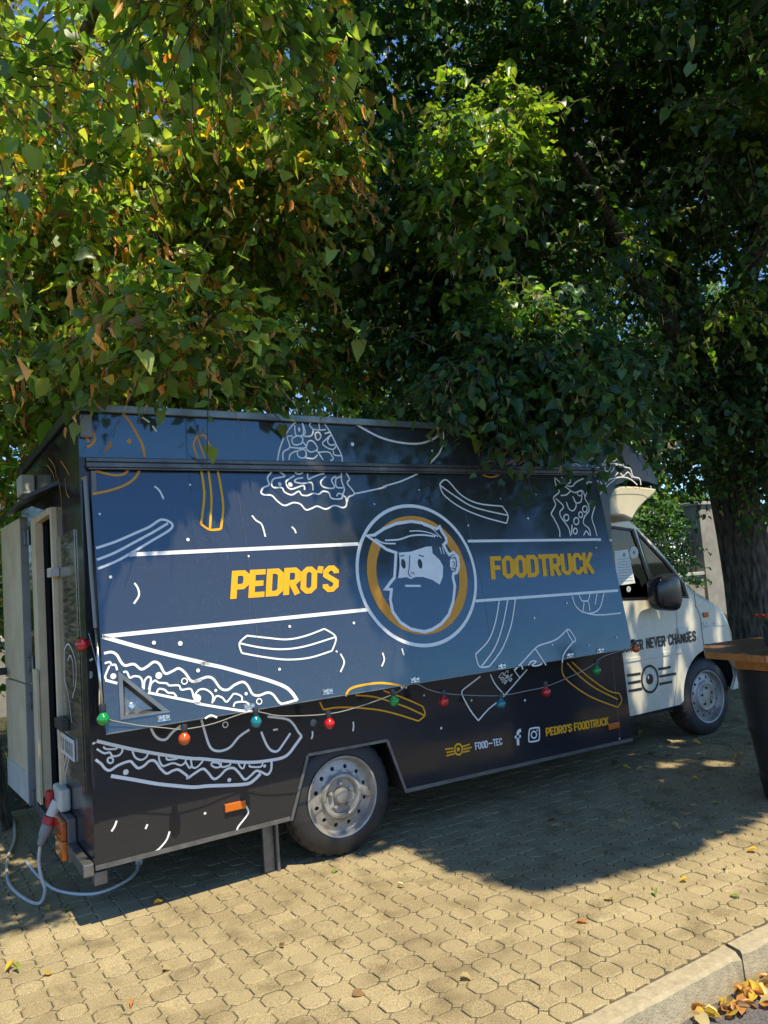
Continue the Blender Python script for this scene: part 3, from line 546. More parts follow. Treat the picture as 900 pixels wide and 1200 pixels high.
for p in (c3((100, 90), (120, 140), (150, 170), (200, 165), (250, 195), (290, 190), (310, 215), (350, 212), (375, 190), (380, 165)), rg(c3, 295, 245, 20), c3((450, 180), (470, 225), (510, 242), (545, 225), (560, 195)), c3((635, 200), (640, 250), (665, 285), (700, 275), (740, 265), (790, 280), (820, 260), (825, 235)), c3((820, 250), (850, 298), (865, 280), (860, 240)), c3((140, 112), (170, 130), (190, 120)), c3((245, 148), (265, 165), (330, 165), (345, 152)), c3((690, 215), (695, 240), (755, 235), (770, 226)), c4((20, 355), (30, 410), (60, 415), (100, 375), (100, 357)), c4((160, 395), (175, 380), (215, 385), (225, 410), (190, 415), (160, 395)), c4((230, 380), (240, 412), (290, 400), (300, 385)), c4((350, 380), (370, 415), (390, 420), (400, 387)), c4((430, 395), (440, 410), (510, 410), (525, 382))): a.line(p, W1)
for (x, y), r in zip(c3((148, 207), (403, 328), (85, 130)) + c4((290, 503), (538, 405)), (.011, .014, .009, .011, .009)): a.dot(x, y, r)
for x, y in c4((262, 115)): a.ring(x, y, .014, .006)
a.done('sandwich_drawing', M_WHITE, side)
drawing('crumb_marks', SIDE, M_WHITE, side, [c3((340, 670), (325, 710), (303, 745)), c3((556, 695), (542, 728)), c3((712, 745), (690, 805), (640, 865), (600, 895)), c4((408, 685), (425, 730), (395, 780), (355, 830), (340, 870)), c4((875, 160), (876, 190), (868, 215)), c4((598, 153), (632, 147)), r6((245, 370), (248, 400), (243, 432)), r1((580, 115), (630, 150)), r1((650, 175), (680, 215))], W1, [(*c4((120, 738))[0], .007), (*r6((825, 412))[0], .008), (*r6((712, 196))[0], .006), (*r4((38, 122))[0], .012), (*r4((318, 145))[0], .007), (*k8((363, 560))[0], .008), (*k8((95, 560))[0], .007), (*k8((838, 752))[0], .006)])
drawing('chip_drawing', SIDE, M_ORANGE, side, [r3((190, 225), (160, 130), (185, 65)), r3((185, 65), (240, 65), (265, 115), (315, 225)), r3((185, 70), (240, 225))], W1)
drawing('chip_drawing', SIDE, M_YELLOW, side, [r6((25, 240), (50, 290)), r6((50, 290), (150, 275), (300, 280), (430, 295), (550, 325), (675, 365)), r6((675, 365), (718, 325), (705, 270)), r6((705, 270), (630, 235), (530, 195), (445, 165)), r6((260, 195), (380, 205), (500, 240), (600, 275), (715, 328))], W1)
drawing('chip_drawing', SIDE, M_YELLOW, side, [k8((550, 372), (555, 430), (600, 480), (700, 545), (830, 595)), k8((830, 595), (850, 560), (838, 525)), k8((838, 525), (780, 510), (680, 440), (600, 367)), k8((575, 372), (640, 440), (720, 500), (830, 555))], W1)
drawing('chip_drawing', SIDE, M_ORANGE, side, [r4((490, 193), (560, 165), (640, 115)), r4((640, 115), (655, 130), (660, 160), (620, 195)), r4((575, 195), (640, 160), (655, 130))], W1)
drawing('chip_drawing', SIDE, M_WHITE, side, [r2((40, 380), (70, 360), (155, 345)), r2((40, 465), (155, 435)), r2((40, 525), (155, 495)), r2((40, 180), (47, 235)), r2((95, 710), (100, 780), (75, 840))], W1)
for p in (c1((5, 210), (20, 260), (50, 280), (90, 265), (112, 250)), rg(c1, 78, 365, 26), c1((5, 375), (50, 395), (118, 415)), c1((10, 450), (40, 500), (60, 580), (75, 650), (125, 715))): drawing('sauce_drawing', SIDE, M_WHITE, side, [p], W1)
drawing('bun_drawing', SIDE, M_ORANGE, side, [r1((445, 85), (500, 160), (545, 240), (580, 310), (597, 395))], W2)
drawing('onion_drawing', SIDE, M_ORANGE, side, [r1((180, 160), (225, 210), (245, 255), (230, 300), (190, 325), (130, 325), (75, 335)), r1((110, 240), (130, 270), (150, 305)), r1((180, 240), (205, 290))], W2)
drawing('bun_drawing', SIDE, M_ORANGE, side, [r1((85, 556), (150, 550), (190, 533)), r1((75, 678), (110, 685), (195, 681))], W2, [(*r1((487, 283))[0], .012)])
drawing('burger_drawing', SIDE, M_WHITE, side, [k5((150, 360), (165, 280), (200, 190), (250, 115), (290, 80)), k5((470, 85), (520, 160), (565, 250), (600, 320), (605, 365)), k5((270, 110), (280, 180), (330, 175), (325, 95)), k5((325, 95), (345, 160), (330, 185), (385, 185), (400, 145), (375, 110), (390, 88)), k5((400, 140), (450, 145), (490, 140)), k5((440, 90), (445, 140)), k5((415, 165), (440, 160), (455, 190), (435, 215), (418, 200), (415, 165)), k5((250, 205), (290, 185), (325, 200), (320, 235), (280, 250), (255, 235), (250, 205)), k5((215, 195), (235, 265), (190, 300), (190, 360)), k5((235, 265), (300, 272), (350, 265), (330, 230)), k5((350, 275), (365, 225), (400, 225), (430, 275), (385, 300), (350, 275)), k5((290, 290), (330, 280), (350, 300), (345, 335), (310, 340), (290, 320), (290, 290)), k5((230, 355), (240, 315), (285, 290)), k5((430, 280), (435, 300), (510, 300), (540, 345), (520, 360)), k5((435, 300), (470, 355)), k5((480, 170), (515, 160)), k5((525, 180), (490, 210), (465, 240), (500, 270), (540, 280), (565, 250)), k5((510, 200), (500, 225), (520, 250), (555, 245)), k5((540, 290), (550, 320), (595, 325)), k5((350, 340), (400, 345), (430, 320)), k5((215, 190), (255, 185))], W1 * .9, [(*k5((300, 140))[0], .008, .014)])
drawing('burger_drawing', SIDE, M_WHITE, side, [r4((310, 190), (345, 150), (358, 105), (356, 72)), r4((50, 52), (130, 95), (200, 115), (270, 120), (320, 105), (355, 78))], W2)
drawing('salad_drawing', SIDE, M_WHITE, side, [k6((345, 160), (360, 115), (400, 100), (435, 140), (460, 140), (495, 95), (530, 125), (570, 100), (600, 120), (605, 160), (650, 175), (670, 230), (715, 245), (725, 290)), k6((380, 150), (400, 230), (440, 250), (460, 215), (520, 195), (550, 150), (600, 150)), k6((440, 260), (460, 310), (490, 260), (550, 240), (610, 235), (660, 255), (700, 290)), k6((410, 420), (440, 350), (500, 285), (545, 250)), k6((540, 230), (570, 200), (600, 225), (635, 200), (665, 240)), k6((392, 380), (390, 345), (420, 320), (450, 325)), k6((470, 150), (475, 190), (500, 190), (510, 155)), k6((375, 165), (420, 170), (455, 150), (540, 140), (605, 158)), k6((240, 155), (265, 140), (300, 160)), rg(k6, 420, 248, 14)], W1)
drawing('stripe', SIDE, M_WHITE, side, [[(703, 633.5), (717, 633)]], .018); drawing('stripe', SIDE, M_WHITE, side, [[(718.5, 678), (721, 678)]], .012)
drawing('bottle_drawing', SIDE, M_WHITE, side, [k8((140, 440), (55, 505)), k8((55, 505), (48, 530), (90, 610), (130, 662)), k8((130, 662), (180, 605), (230, 565), (262, 535)), k8((262, 535), (310, 480), (375, 405)), k8((190, 430), (215, 480), (262, 535)), k8((310, 410), (340, 450))], W1 * .95)
lettering(A(SIDE), 'Cola', k8((228, 442))[0], k8((262, 480))[0], k8((252, 415))[0], .12, True).done('lettering', M_WHITE, side)
lettering(A(SIDE), 'Cola', k8((255, 432))[0], k8((290, 468))[0], k8((275, 405))[0], .12, True).done('lettering', M_WHITE, side)
lettering(A(SIDE), 'FOOD-TEC', k8((115, 809))[0], k8((250, 783))[0], k8((111, 772))[0], .16).done('lettering', M_WHITE, side)
lettering(A(SIDE), "PEDRO'S FOODTRUCK", k8((470, 741))[0], k8((783, 683))[0], k8((467, 699))[0]).done('lettering', M_YELLOW, side)
drawing('social_badge', SIDE, M_WHITE, side, [k8((330, 786), (328, 730), (334, 714), (344, 711))], .022, sm=True); drawing('social_badge', SIDE, M_WHITE, side, [k8((313, 745), (343, 740))], .018)
a = A(SIDE); a.line(k8((386, 712), (383, 755), (390, 768), (428, 762), (436, 750), (436, 706), (430, 697), (394, 702)), .011, True); a.line(rg(k8, 409, 733, 13, 17)[:-1], .010, True); a.dot(*k8((425, 711))[0], .006); a.done('social_badge', M_WHITE, side)
def wing_badge(pl, cf_, cx, cy, rx, ry, m, m2, parent, bars, wr, wb, name):
    a = A(pl); a.line(rg(cf_, cx, cy, rx, ry)[:-1], wr, True); a.fill(rg(cf_, cx - 1, cy, rx * .45, ry * .40)[:-1])
    for p in bars: a.line(p, wb, False, False)
    a.done(name, m, parent)
wing_badge(SIDE, k8, 30, 806, 19, 27, M_YELLOW, None, side, [k8((-38, 806), (4, 800)), k8((-30, 822), (6, 815)), k8((-32, 838), (10, 828)), k8((50, 792), (88, 780)), k8((54, 806), (96, 795)), k8((52, 820), (86, 812))], .012, .010, 'wing_badge')
# side marker lamps
for (p, nm) in ((((263, 939.5), (287, 939), (287.5, 949), (263, 953)), 'marker_lamp'), (k8((780, 675), (832, 668), (833, 700), (782, 705)), 'marker_lamp')):
    q = [SIDE.px(*z) for z in p]; u0, u1 = min(z[0] for z in q), max(z[0] for z in q); v0, v1 = min(z[1] for z in q), max(z[1] for z in q)
    vm = (v0 + v1) / 2; hh = min((v1 - v0) / 2, .021); bx(nm, (u0, u1, -.016, -.001, vm - hh, vm + hh), M_AMBER, truck, .004)
u, v = SIDE.px(367, 847); bm = bmesh.new(); lathe(bm, [(.02, .0005), (.02, .004), (.012, .006), (.010, .003), (0, .003)], rotm((0, -1, 0), (u, 0, v)), 18); bmo('lock', bm, M_EDGE, truck, True)
bx('marker_lamp', (XR + .01, XR + .065, -.035, -.001, 2.36, 2.475), M_GREYP, truck, .008)
drawing('panel_seam', SIDE, M_EDGE, side, [[(697, 508), (702.5, 632)]], .004, sm=False); drawing('panel_seam', SIDE, M_EDGE, side, [[(717, 770), (727, 872)]], .004, sm=False); drawing('panel_seam', SIDE, M_EDGE, side, [[(273, 502), (274, 532)]], .003, sm=False)
drawing('panel_seam', SIDE, M_EDGE, side, [[(111.3, 862), (112.5, 1015)]], .004, sm=False)
drawing('hatch_seam', FLAP, M_EDGE, hatch, [[(276, 563), (289, 640), (300, 726), (303, 832)]], .0025, sm=False); drawing('hatch_seam', FLAP, M_EDGE, hatch, [[(545, 600), (566, 690), (580, 780)]], .0025, sm=False)
# ---- rear face: steel sheet, doorway frame, open door, lamps, plate, inlet
bx('steel_sheet', (XR - .006, XR - .002, .17, .70, .62, 1.92), M_STEEL, truck)
rl = lambda *p: [(a / 3.75, 740 + b / 3.75) for a, b in p]
drawing('bottle_drawing', Pl((XR - .0065, 0, 0), (0, -1, 0), (0, 0, 1)), M_WHITE, truck, [rl((285, 80), (300, 55), (318, 80), (335, 140), (335, 230), (320, 290)), rl((285, 80), (285, 200), (300, 270), (318, 400)), rl((300, 130), (310, 105), (322, 140), (325, 240)), rl((283, 545), (270, 600)), rl((296, 540), (280, 620)), rl((305, 555), (290, 630))], .008)
q1 = lambda *p: [(a / 6, 440 + b / 6) for a, b in p]
drawing('bun_drawing', REAR, M_ORANGE, truck, [q1((345, 580), (385, 640), (400, 720)), q1((335, 630), (375, 690), (390, 760)), q1((430, 600), (470, 660), (490, 700)), q1((410, 720), (430, 830), (435, 930), (420, 935)), q1((460, 720), (470, 820), (490, 860))], .008)
bm = bmesh.new(); box(bm, XR - .03, XR + .01, .70, .74, .40, 2.10, .004); box(bm, XR - .05, XR + .01, 1.20, 1.34, .40, 2.10, .006); box(bm, XR - .04, XR + .01, .741, 1.199, 2.06, 2.10, .004); bmo('door_frame', bm, M_BEIGE, truck)
bx('frame_board', (XR - .07, XR - .051, 1.19, 1.33, .36, 1.16), M_BEIGE, truck, .003)
dm = Matrix.Translation((XR - .05, 1.50, 0)) @ Matrix.Rotation(math.radians(3), 4, 'Z')
for nm, z0, z1 in (('rear_door', 1.06, 2.13), ('rear_door', .30, 1.05)):
    bm = bmesh.new(); box(bm, -.04, .0, 0, .74, z0, z1, .008, M=dm); d = bmo(nm, bm, M_BEIGE, truck)
    bm = bmesh.new(); box(bm, -.044, .004, -.012, -.001, z0, z1, .002, M=dm); bmo('door_edge', bm, M_GREYP, d)
    for z in ((z0 + .12, z1 - .14) if z0 > 1 else (z1 - .1, z0 + .05)):
        bm = bmesh.new(); box(bm, -.03, .03, -.06, -.013, z - .045, z + .045, .003, M=dm); tube(bm, [dm @ Vector((-.005, -.065, z - .05)), dm @ Vector((-.005, -.065, z + .05))], .009); bmo('hinge', bm, M_EDGE, d)
    if z0 > 1:
        bm = bmesh.new(); box(bm, -.09, -.041, .66, .70, 1.08, 1.13, .006, M=dm); box(bm, -.10, -.085, .54, .72, 1.09, 1.12, .005, M=dm); bmo('door_handle', bm, M_BLKP, d)
    else:
        bm = bmesh.new(); box(bm, -.047, -.0405, .01, .73, .31, .50, .002, M=dm); bmo('kick_plate', bm, M_LGREY, d)
bx('door_catch', (XR - .06, XR - .007, .62, .70, 1.70, 1.75), M_LGREY, truck, .003)
bm = bmesh.new(); vs = [bm.verts.new(p) for p in ((XR - .001, .60, 2.24), (XR - .001, 1.62, 2.24), (XR - .17, 1.56, 2.16), (XR - .17, .66, 2.16), (XR - .001, .60, 2.215), (XR - .001, 1.62, 2.215), (XR - .17, 1.56, 2.14), (XR - .17, .66, 2.14))]
for f in ((0, 1, 2, 3), (4, 5, 6, 7), (0, 1, 5, 4), (1, 2, 6, 5), (2, 3, 7, 6), (3, 0, 4, 7)): bm.faces.new([vs[i] for i in f])
bmo('door_visor', bm, M_DARK, truck)
bx('door_lamp', (XR - .09, XR - .002, 1.42, 1.62, 2.27, 2.40), M_LGREY, truck, .01)
plate_o = bx('number_plate', (XR - .016, XR - .008, .36, .84, .73, .84), M_PLATE, truck, .002)
bx('plate_band', (XR - .018, XR - .0165, .79, .835, .737, .833), mat('plate_blue', (.02, .08, .42), .4), plate_o)
RPL = Pl((XR - .0165, 0, 0), (0, -1, 0), (0, 0, 1)); a = Art(RPL, .0003); x = -.77
for k in range(7):   # worn characters, too small to read: only their dark uprights show
    for dx, z0, z1 in ((0, .75, .82), (.024, .752, .785), (.022, .79, .822)): a.line([(x + dx, z0), (x + dx + .002, z1)], .009, False, False, True)
    x += .058 + .02 * (k == 2)
a.done('plate_marks', M_BLACKD, plate_o)
bx('plate_lamp', (XR - .05, XR - .007, .50, .70, .87, .93), M_BLKP, truck, .006)
lamp = bx('tail_lamp', (XR - .045, XR - .001, .44, .66, .21, .43), mat('lamp_base', (.12, .12, .12), .5), truck, .006)
bx('lamp_lens', (XR - .075, XR - .046, .45, .65, .22, .32), M_AMBER, lamp, .008); bx('lamp_lens', (XR - .075, XR - .046, .45, .65, .322, .42), M_ORL, lamp, .008)
inl = bx('power_inlet', (XR - .06, XR - .001, .56, .78, .44, .56), M_LGREY, truck, .015)
bx('inlet_flap', (XR - .10, XR - .061, .72, .79, .43, .53), M_REDP, inl, .015)
bm = bmesh.new(); lathe(bm, [(.0, .08), (.032, .08), (.034, .07), (.030, 0), (0, 0)], rotm((-.45, 0, -1), (XR - .05, .68, .48)), 18); bmo('inlet_socket', bm, M_LGREY, inl, True)
bx('rear_bumper', (XR - .05, XR - .001, .02, BW - .02, .25, .31), M_EDGE, truck, .006)
bx('tow_bracket', (XR + .0, XR + .06, .03, .09, .20, .262), M_EDGE, truck, .004)
# ---- cab -------------------------------------------------------------------
e5 = crop(700, 550, 5.294); e6 = crop(720, 700, 6)
cabpx = lambda *p: [CABP.px(*q) for q in p]
contour = cabpx(*e5((85, 283), (150, 288), (195, 300), (232, 328), (300, 400), (400, 502), (500, 630), (560, 712), (600, 757)), *e6((640, 5), (700, 50), (770, 112), (803, 175), (826, 250), (836, 330)))
contour = [(2.30, 1.99), (2.55, 1.985)] + [(float(a), float(b)) for a, b in contour]
contour += [(4.16, .58), (4.17, .45), (4.10, .34)]
i_ws0, i_ws1 = 5, 10     # contour span of the windscreen
CY = 1.2
def shell_pt(i, y):
    t = abs(y - CY) / (CY - YC); s = 1 - t                          # 0 at the side, 1 in the middle
    x, z = contour[i]
    k = .62 * (1 - (1 - min(s * 1.15, 1)) ** 2.2); x2 = x + max(0, x - 2.9) * k * (.55 if z > 1.2 else .62)
    crown = .05 * (1 - t ** 2) if z > 1.0 else 0
    edge = .035 * max(0, 1 - s / .05) ** 2
    cx, cz = 3.2, .9; L = math.hypot(x - cx, z - cz); return (x2 - (x - cx) / L * edge, y, z + crown - (z - cz) / L * edge)
cab = plate('cab', CABP, [(2.30, .335), (3.335, .335)] + [(3.79 + .40 * math.cos(t), .345 + .40 * math.sin(t)) for t in np.linspace(math.radians(178), math.radians(5), 22)] + [(4.15, .36)] + [(shell_pt(i, YC)[0], shell_pt(i, YC)[2]) for i in range(len(contour) - 1, -1, -1)],
   [cabpx(*e5((70, 357), (222, 378), (328, 690), (326, 796), (80, 806))), cabpx(*e5((246, 384), (430, 582), (533, 712), (560, 790), (345, 796), (338, 676)))], -.03, 0, M_CREAM, truck)
plate('cab_side', Pl((0, 2 * CY - YC, 0), (1, 0, 0), (0, 0, 1)), [(2.30, .335), (3.335, .335)] + [(3.79 + .40 * math.cos(t), .345 + .40 * math.sin(t)) for t in np.linspace(math.radians(178), math.radians(5), 22)] + [(4.15, .36)] + [(shell_pt(i, YC)[0], shell_pt(i, YC)[2]) for i in range(len(contour) - 1, -1, -1)], [], -.001, .028, M_CREAM, truck)
ys = [YC + d for d in (0, .006, .015, .03, .045, .10, .2, .34, .52, .72)] + [CY]; ys = ys + [2 * CY - y for y in ys[-2::-1]]
bm = bmesh.new(); g = [[bm.verts.new(shell_pt(i, y)) for i in range(len(contour))] for y in ys]
for a in range(len(ys) - 1):
    for i in range(len(contour) - 1):
        f = bm.faces.new((g[a][i], g[a][i + 1], g[a + 1][i + 1], g[a + 1][i])); zc = sum(v.co.z for v in f.verts) / 4
        inner = 3 < a < len(ys) - 5
        f.material_index = 1 if (i_ws0 <= i < i_ws1 and inner) else 2 if zc < .60 else 0; f.smooth = True
bmo('cab_shell', bm, [M_CREAM, mat('windscreen', (.02, .025, .03), .06, spec=.8), M_GREYP], truck)
bx('cab_floor', (2.4, 3.35, YC + .04, 2 * CY - YC - .04, .36, .44), M_INT, truck)
bm = bmesh.new(); box(bm, 2.45, 2.95, .42, .92, .62, .80, .05); box(bm, 2.40, 2.55, .42, .92, .75, 1.42, .05); box(bm, 2.41, 2.52, .55, .80, 1.43, 1.66, .04); bmo('seat', bm, M_INT, truck)
bx('cab_lining', (2.38, 3.3, 2 * CY - YC - .05, 2 * CY - YC - .035, .44, 1.9), M_INT, truck)
bx('dashboard', (3.25, 3.75, YC + .05, 2 * CY - YC - .05, .85, 1.12), M_INT, truck, .04)
g1 = plate('door_window', CABP, cabpx(*e5((68, 352), (225, 373), (332, 688), (330, 802), (78, 812))), [], -.018, -.012, M_GLASS, cab)
g2 = plate('quarter_window', CABP, cabpx(*e5((242, 378), (432, 578), (538, 712), (566, 796), (340, 802), (333, 676))), [], -.018, -.012, M_GLASS, cab)
a = A(CABP); a.line(e5((75, 356), (222, 376), (330, 688), (328, 799), (80, 809)), .022, False, False); a.line(e5((244, 381), (431, 580), (535, 712), (562, 793), (342, 799), (335, 676)), .018, True, False); a.done('window_seal', M_TRIM, cab)
drawing('window_chrome', CABP, M_ALU, cab, [e5((236, 380), (330, 680))], .007, sm=False)
STK = Pl((0, YC + .0115, 0), (1, 0, 0), (0, 0, 1))


A(STK, .0004).fill(e5((105, 506), (188, 497), (235, 706), (122, 722)), False).done('menu_sheet', M_PAPER, g1)
a = A(STK, .0006); a.fill(rg(e5, 166, 530, 9, 13)[:-1])
for k in range(9): a.line(e5((126, 560 + k * 17), (196 + k * 3, 552 + k * 17)), .004, False, False)
a.done('menu_print', M_GREYP, g1)
for (x, y, rx, ry) in ((227, 516, 27, 37), (194, 743, 13, 18)):
    s = A(STK, .0008).fill(rg(e5, x, y, rx, ry)[:-1]).done('sticker', M_PAPER, g1)
    q = A(STK, .0014); q.line(rg(e5, x, y, rx * .72, ry * .72)[:-1], .004, True); q.fill(rg(e5, x, y, rx * .35, ry * .4)[:-1]); q.done('sticker_mark', M_GREYP, g1)
# door furniture and print
a = A(CABP); a.line(e5((600, 770), (610, 850)) + e6((570, 60), (600, 130), (615, 240), (632, 372)), .006); a.line(e6((425, 10), (440, 200), (436, 330), (440, 430), (436, 600), (410, 795)), .004); a.line(e6((90, 852), (410, 797)), .005, False, False); a.done('door_gap', M_TRIM, cab)
u0, v0 = CABP.px(*e6((75, 448))[0]); bx('door_moulding', (2.42, 3.42, YC - .006, YC - .0005, v0 - .015, v0 + .018), M_CREAM, cab, .003)
t_ = e6((437, 232), (478, 228), (480, 240), (440, 246)); q = [CABP.px(*z) for z in t_]; bx('door_handle', (q[0][0], q[1][0] + .02, YC - .022, YC - .0005, q[3][1] - .02, q[0][1] + .015), M_CREAM, cab, .006)
lettering(A(CABP), 'BURGER', e6((45, 392))[0], e6((203, 366))[0], e6((38, 318))[0]).done('lettering', M_BLACKD, cab)
lettering(A(CABP), 'NEVER', e6((224, 362))[0], e6((358, 341))[0], e6((219, 287))[0]).done('lettering', M_BLACKD, cab)
lettering(A(CABP), 'CHANGES', e6((380, 338))[0], e6((572, 307))[0], e6((375, 262))[0]).done('lettering', M_BLACKD, cab)
wing_badge(CABP, e6, 248, 575, 57, 93, M_BLACKD, None, cab, [e6((88, 550), (183, 535)), e6((93, 605), (183, 588)), e6((98, 660), (195, 641)), e6((307, 505), (395, 490)), e6((314, 557), (432, 535)), e6((314, 610), (405, 593))], .020, .020, 'wing_badge')
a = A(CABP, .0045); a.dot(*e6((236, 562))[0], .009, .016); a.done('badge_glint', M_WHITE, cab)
drawing('blue_script', CABP, M_BLUED, cab, [e6((608, 222), (640, 212), (668, 200)), e6((612, 175), (615, 200)), e6((622, 172), (626, 205), (640, 195)), e6((645, 170), (648, 195)), e6((690, 200), (775, 202)), e6((690, 190), (700, 175), (706, 195)), e6((720, 180), (735, 192))], .004)
u, v = CABP.px(*e6((637, 122))[0]); bx('side_repeater', (u - .035, u + .035, YC - .016, YC - .001, v - .022, v + .022), M_AMBER, cab, .006)
bm = bmesh.new(); pn = []
for iy in range(7):
    y = .36 + iy * .055; pn.append([bm.verts.new(Vector(shell_pt(i, y)) * (1 - t) + Vector(shell_pt(i + 1, y)) * t + Vector((.006, -.004, .003))) for i, t in ((13, .2), (13, .8), (14, .4), (14, .95))])
for a_ in range(6):
    for b_ in range(3): bm.faces.new((pn[a_][b_], pn[a_][b_ + 1], pn[a_ + 1][b_ + 1], pn[a_ + 1][b_]))
bmo('headlight', bm, mat('headlight_glass', (.55, .57, .58), .08, .3, spec=.8), truck, True)
# mirror
mu, mv = Pl((0, .1, 0), (1, 0, 0), (0, 0, 1)).px(783, 694)
bm = bmesh.new(); bmesh.ops.create_uvsphere(bm, u_segments=24, v_segments=16, radius=1)
for v in bm.verts:
    p = v.co; e = .55; s = lambda q: math.copysign(abs(q) ** e, q); v.co = Vector((mu - .05 + s(p.x) * .145, .10 + s(p.y) * .085, mv + s(p.z) * (.145 + .02 * s(p.x))))
mir = bmo('mirror', bm, mat('mirror_shell', (.014, .016, .022), .22, var=.2, scale=30), truck, True)
bm = bmesh.new(); box(bm, mu + .10, mu + .24, .14, YC - .001, mv - .11, mv + .08, .03); box(bm, mu + .02, mu + .16, .11, .17, mv - .06, mv + .05, .02); bmo('mirror_arm', bm, M_BLKP, mir)
# cream wind moulding on the cab roof
FP = Pl((0, .01, 0), (1, 0, 0), (0, 0, 1)); fo = [FP.px(*q) for q in e5((76, 235), (75, 170), (92, 125), (140, 99), (250, 104), (370, 117), (362, 150), (305, 198), (258, 248), (228, 298), (222, 316), (165, 290), (84, 283))]
fo = [tuple(q) for q in fo]
bm = bmesh.new(); R2 = []
for y, ins in ((.010, .016), (.018, .005), (.035, 0), (2.06, 0), (2.09, .016)):
    P = inset(fo[::-1], -0.0) if not ins else inset(fo[::-1], ins); R2.append([bm.verts.new((p[0], y, p[1])) for p in P])
for a_ in range(4):
    for k in range(len(fo)): bm.faces.new((R2[a_][k], R2[a_][(k + 1) % len(fo)], R2[a_ + 1][(k + 1) % len(fo)], R2[a_ + 1][k]))
bm.faces.new(R2[0]); bm.faces.new(R2[-1]); fair = bmo('roof_moulding', bm, M_FAIR, truck)
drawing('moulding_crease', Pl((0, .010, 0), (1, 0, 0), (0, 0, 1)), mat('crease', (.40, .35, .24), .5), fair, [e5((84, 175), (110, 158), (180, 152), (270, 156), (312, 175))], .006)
# ---- wheels ------------------------------------------------------------------
def build_wheel(parent, loc, flip, cap):
    ax = Matrix.Rotation(math.radians(90 if not flip else -90), 4, 'X')       # local z outwards
    bm = bmesh.new(); lathe(bm, [(0, -.05), (.17, -.05), (.19, -.07), (.19, -.15), (0, -.15)], ax, 32); hub = bmo('wheel', bm, M_UNDER, None); hub.parent = parent; hub.matrix_parent_inverse = Matrix.Translation(-parent.location); hub.location = loc
    bm = bmesh.new(); R0 = .335
    prof = [(.216, -.03), (.214, -.012), (.222, -.004), (.236, .002), (.240, .0005), (.262, .002), (.266, 0), (.290, -.003), (.294, -.006), (.312, -.014), (.325, -.026), (R0 - .002, -.042), (R0, -.06), (R0, -.070), (R0 - .009, -.072), (R0 - .009, -.080), (R0, -.082), (R0, -.098), (R0 - .009, -.1), (R0 - .009, -.108), (R0, -.11), (R0, -.126), (R0 - .009, -.128), (R0 - .009, -.136), (R0, -.138), (R0 - .002, -.16), (.32, -.18), (.28, -.196), (.23, -.195), (.214, -.18)]
    rings = lathe(bm, prof, ax, 96)
    for q in (10, 11, 12, 13, 24, 25):
        for k, v in enumerate(rings[q]):
            if k % 3 == 0: v.co *= Vector((1 - .010 / R0,) * 3) if False else 1.0; w = v.co.copy(); r = math.hypot(w.x, w.z); v.co = Vector((w.x * (1 - .009 / r), w.y, w.z * (1 - .009 / r)))
    t = bmo('tyre', bm, M_RUB, hub, True)
    bm = bmesh.new()
    lathe(bm, [(.214, -.10), (.212, -.030), (.2165, -.006), (.224, -.001), (.225, .003), (.221, .005), (.213, .003), (.206, -.012), (.203, -.030), (.196, -.040), (.186, -.038)], ax, 72)
    hf = lambda r: -.038 + (.186 - r) * .25
    for k in range(12):                                                       # disc band with round holes
        t0, t1 = 2 * math.pi * k / 12, 2 * math.pi * (k + 1) / 12; tm = (t0 + t1) / 2; N = 16; outer = []; inner = []
        for q in range(N):
            s = q / N * 4; e = int(s); fq = s - e
            th, r = [(t0 + (t1 - t0) * fq, .132), (t1, .132 + .054 * fq), (t1 - (t1 - t0) * fq, .186), (t0, .186 - .054 * fq)][e]; outer.append((r * math.cos(th), r * math.sin(th), hf(r)))
        for x, y, z in outer:
            cx, cy = .161 * math.cos(tm), .161 * math.sin(tm); d = math.hypot(x - cx, y - cy); px_, py_ = cx + (x - cx) / d * .0125, cy + (y - cy) / d * .0125; inner.append((px_, py_, hf(math.hypot(px_, py_))))
        A_ = [bm.verts.new(ax @ Vector(p)) for p in outer]; B_ = [bm.verts.new(ax @ Vector(p)) for p in inner]; C_ = [bm.verts.new(ax @ Vector((p[0], p[1], p[2] - .012))) for p in inner]
        for q in range(N): bm.faces.new((A_[q], A_[(q + 1) % N], B_[(q + 1) % N], B_[q])); bm.faces.new((B_[q], B_[(q + 1) % N], C_[(q + 1) % N], C_[q]))
    if not cap: lathe(bm, [(.132, hf(.132)), (.128, -.018), (.120, -.008), (.108, -.006), (.100, -.014), (.094, -.034), (.046, -.036), (.044, -.006), (.038, .002), (.02, .006), (0, .006)], ax, 60)
    else: lathe(bm, [(.132, hf(.132)), (.126, -.016), (.118, -.010), (.112, -.008), (.108, -.010), (.06, -.004), (.04, -.003), (0, -.002)], ax, 60)
    bmesh.ops.remove_doubles(bm, verts=bm.verts, dist=.0004)
    rim = bmo('rim', bm, M_RIM, hub, True)
    for k in range(5):
        th = 2 * math.pi * k / 5 + .35; c = (.070 * math.cos(th), .070 * math.sin(th)); bm = bmesh.new()
        if not cap: lathe(bm, [(.013, -.036), (.013, -.018), (.009, -.012), (0, -.011)], ax @ Matrix.Translation((c[0], c[1], 0)), 6); bmo('wheel_bolt', bm, M_RIM, hub)
        else: lathe(bm, [(.013, -.0035), (.012, -.0025), (.0, -.0022)], ax @ Matrix.Translation((c[0], c[1], 0)), 10); bmo('wheel_bolt', bm, M_HOLE, hub)
    return hub
build_wheel(truck, (0, .03, .335), False, False); build_wheel(truck, (3.786, .335, .335), False, True)
build_wheel(truck, (0, BW - .03, .335), True, False); build_wheel(truck, (3.786, 2 * CY - .335, .335), True, True)
bm = bmesh.new(); R3 = []
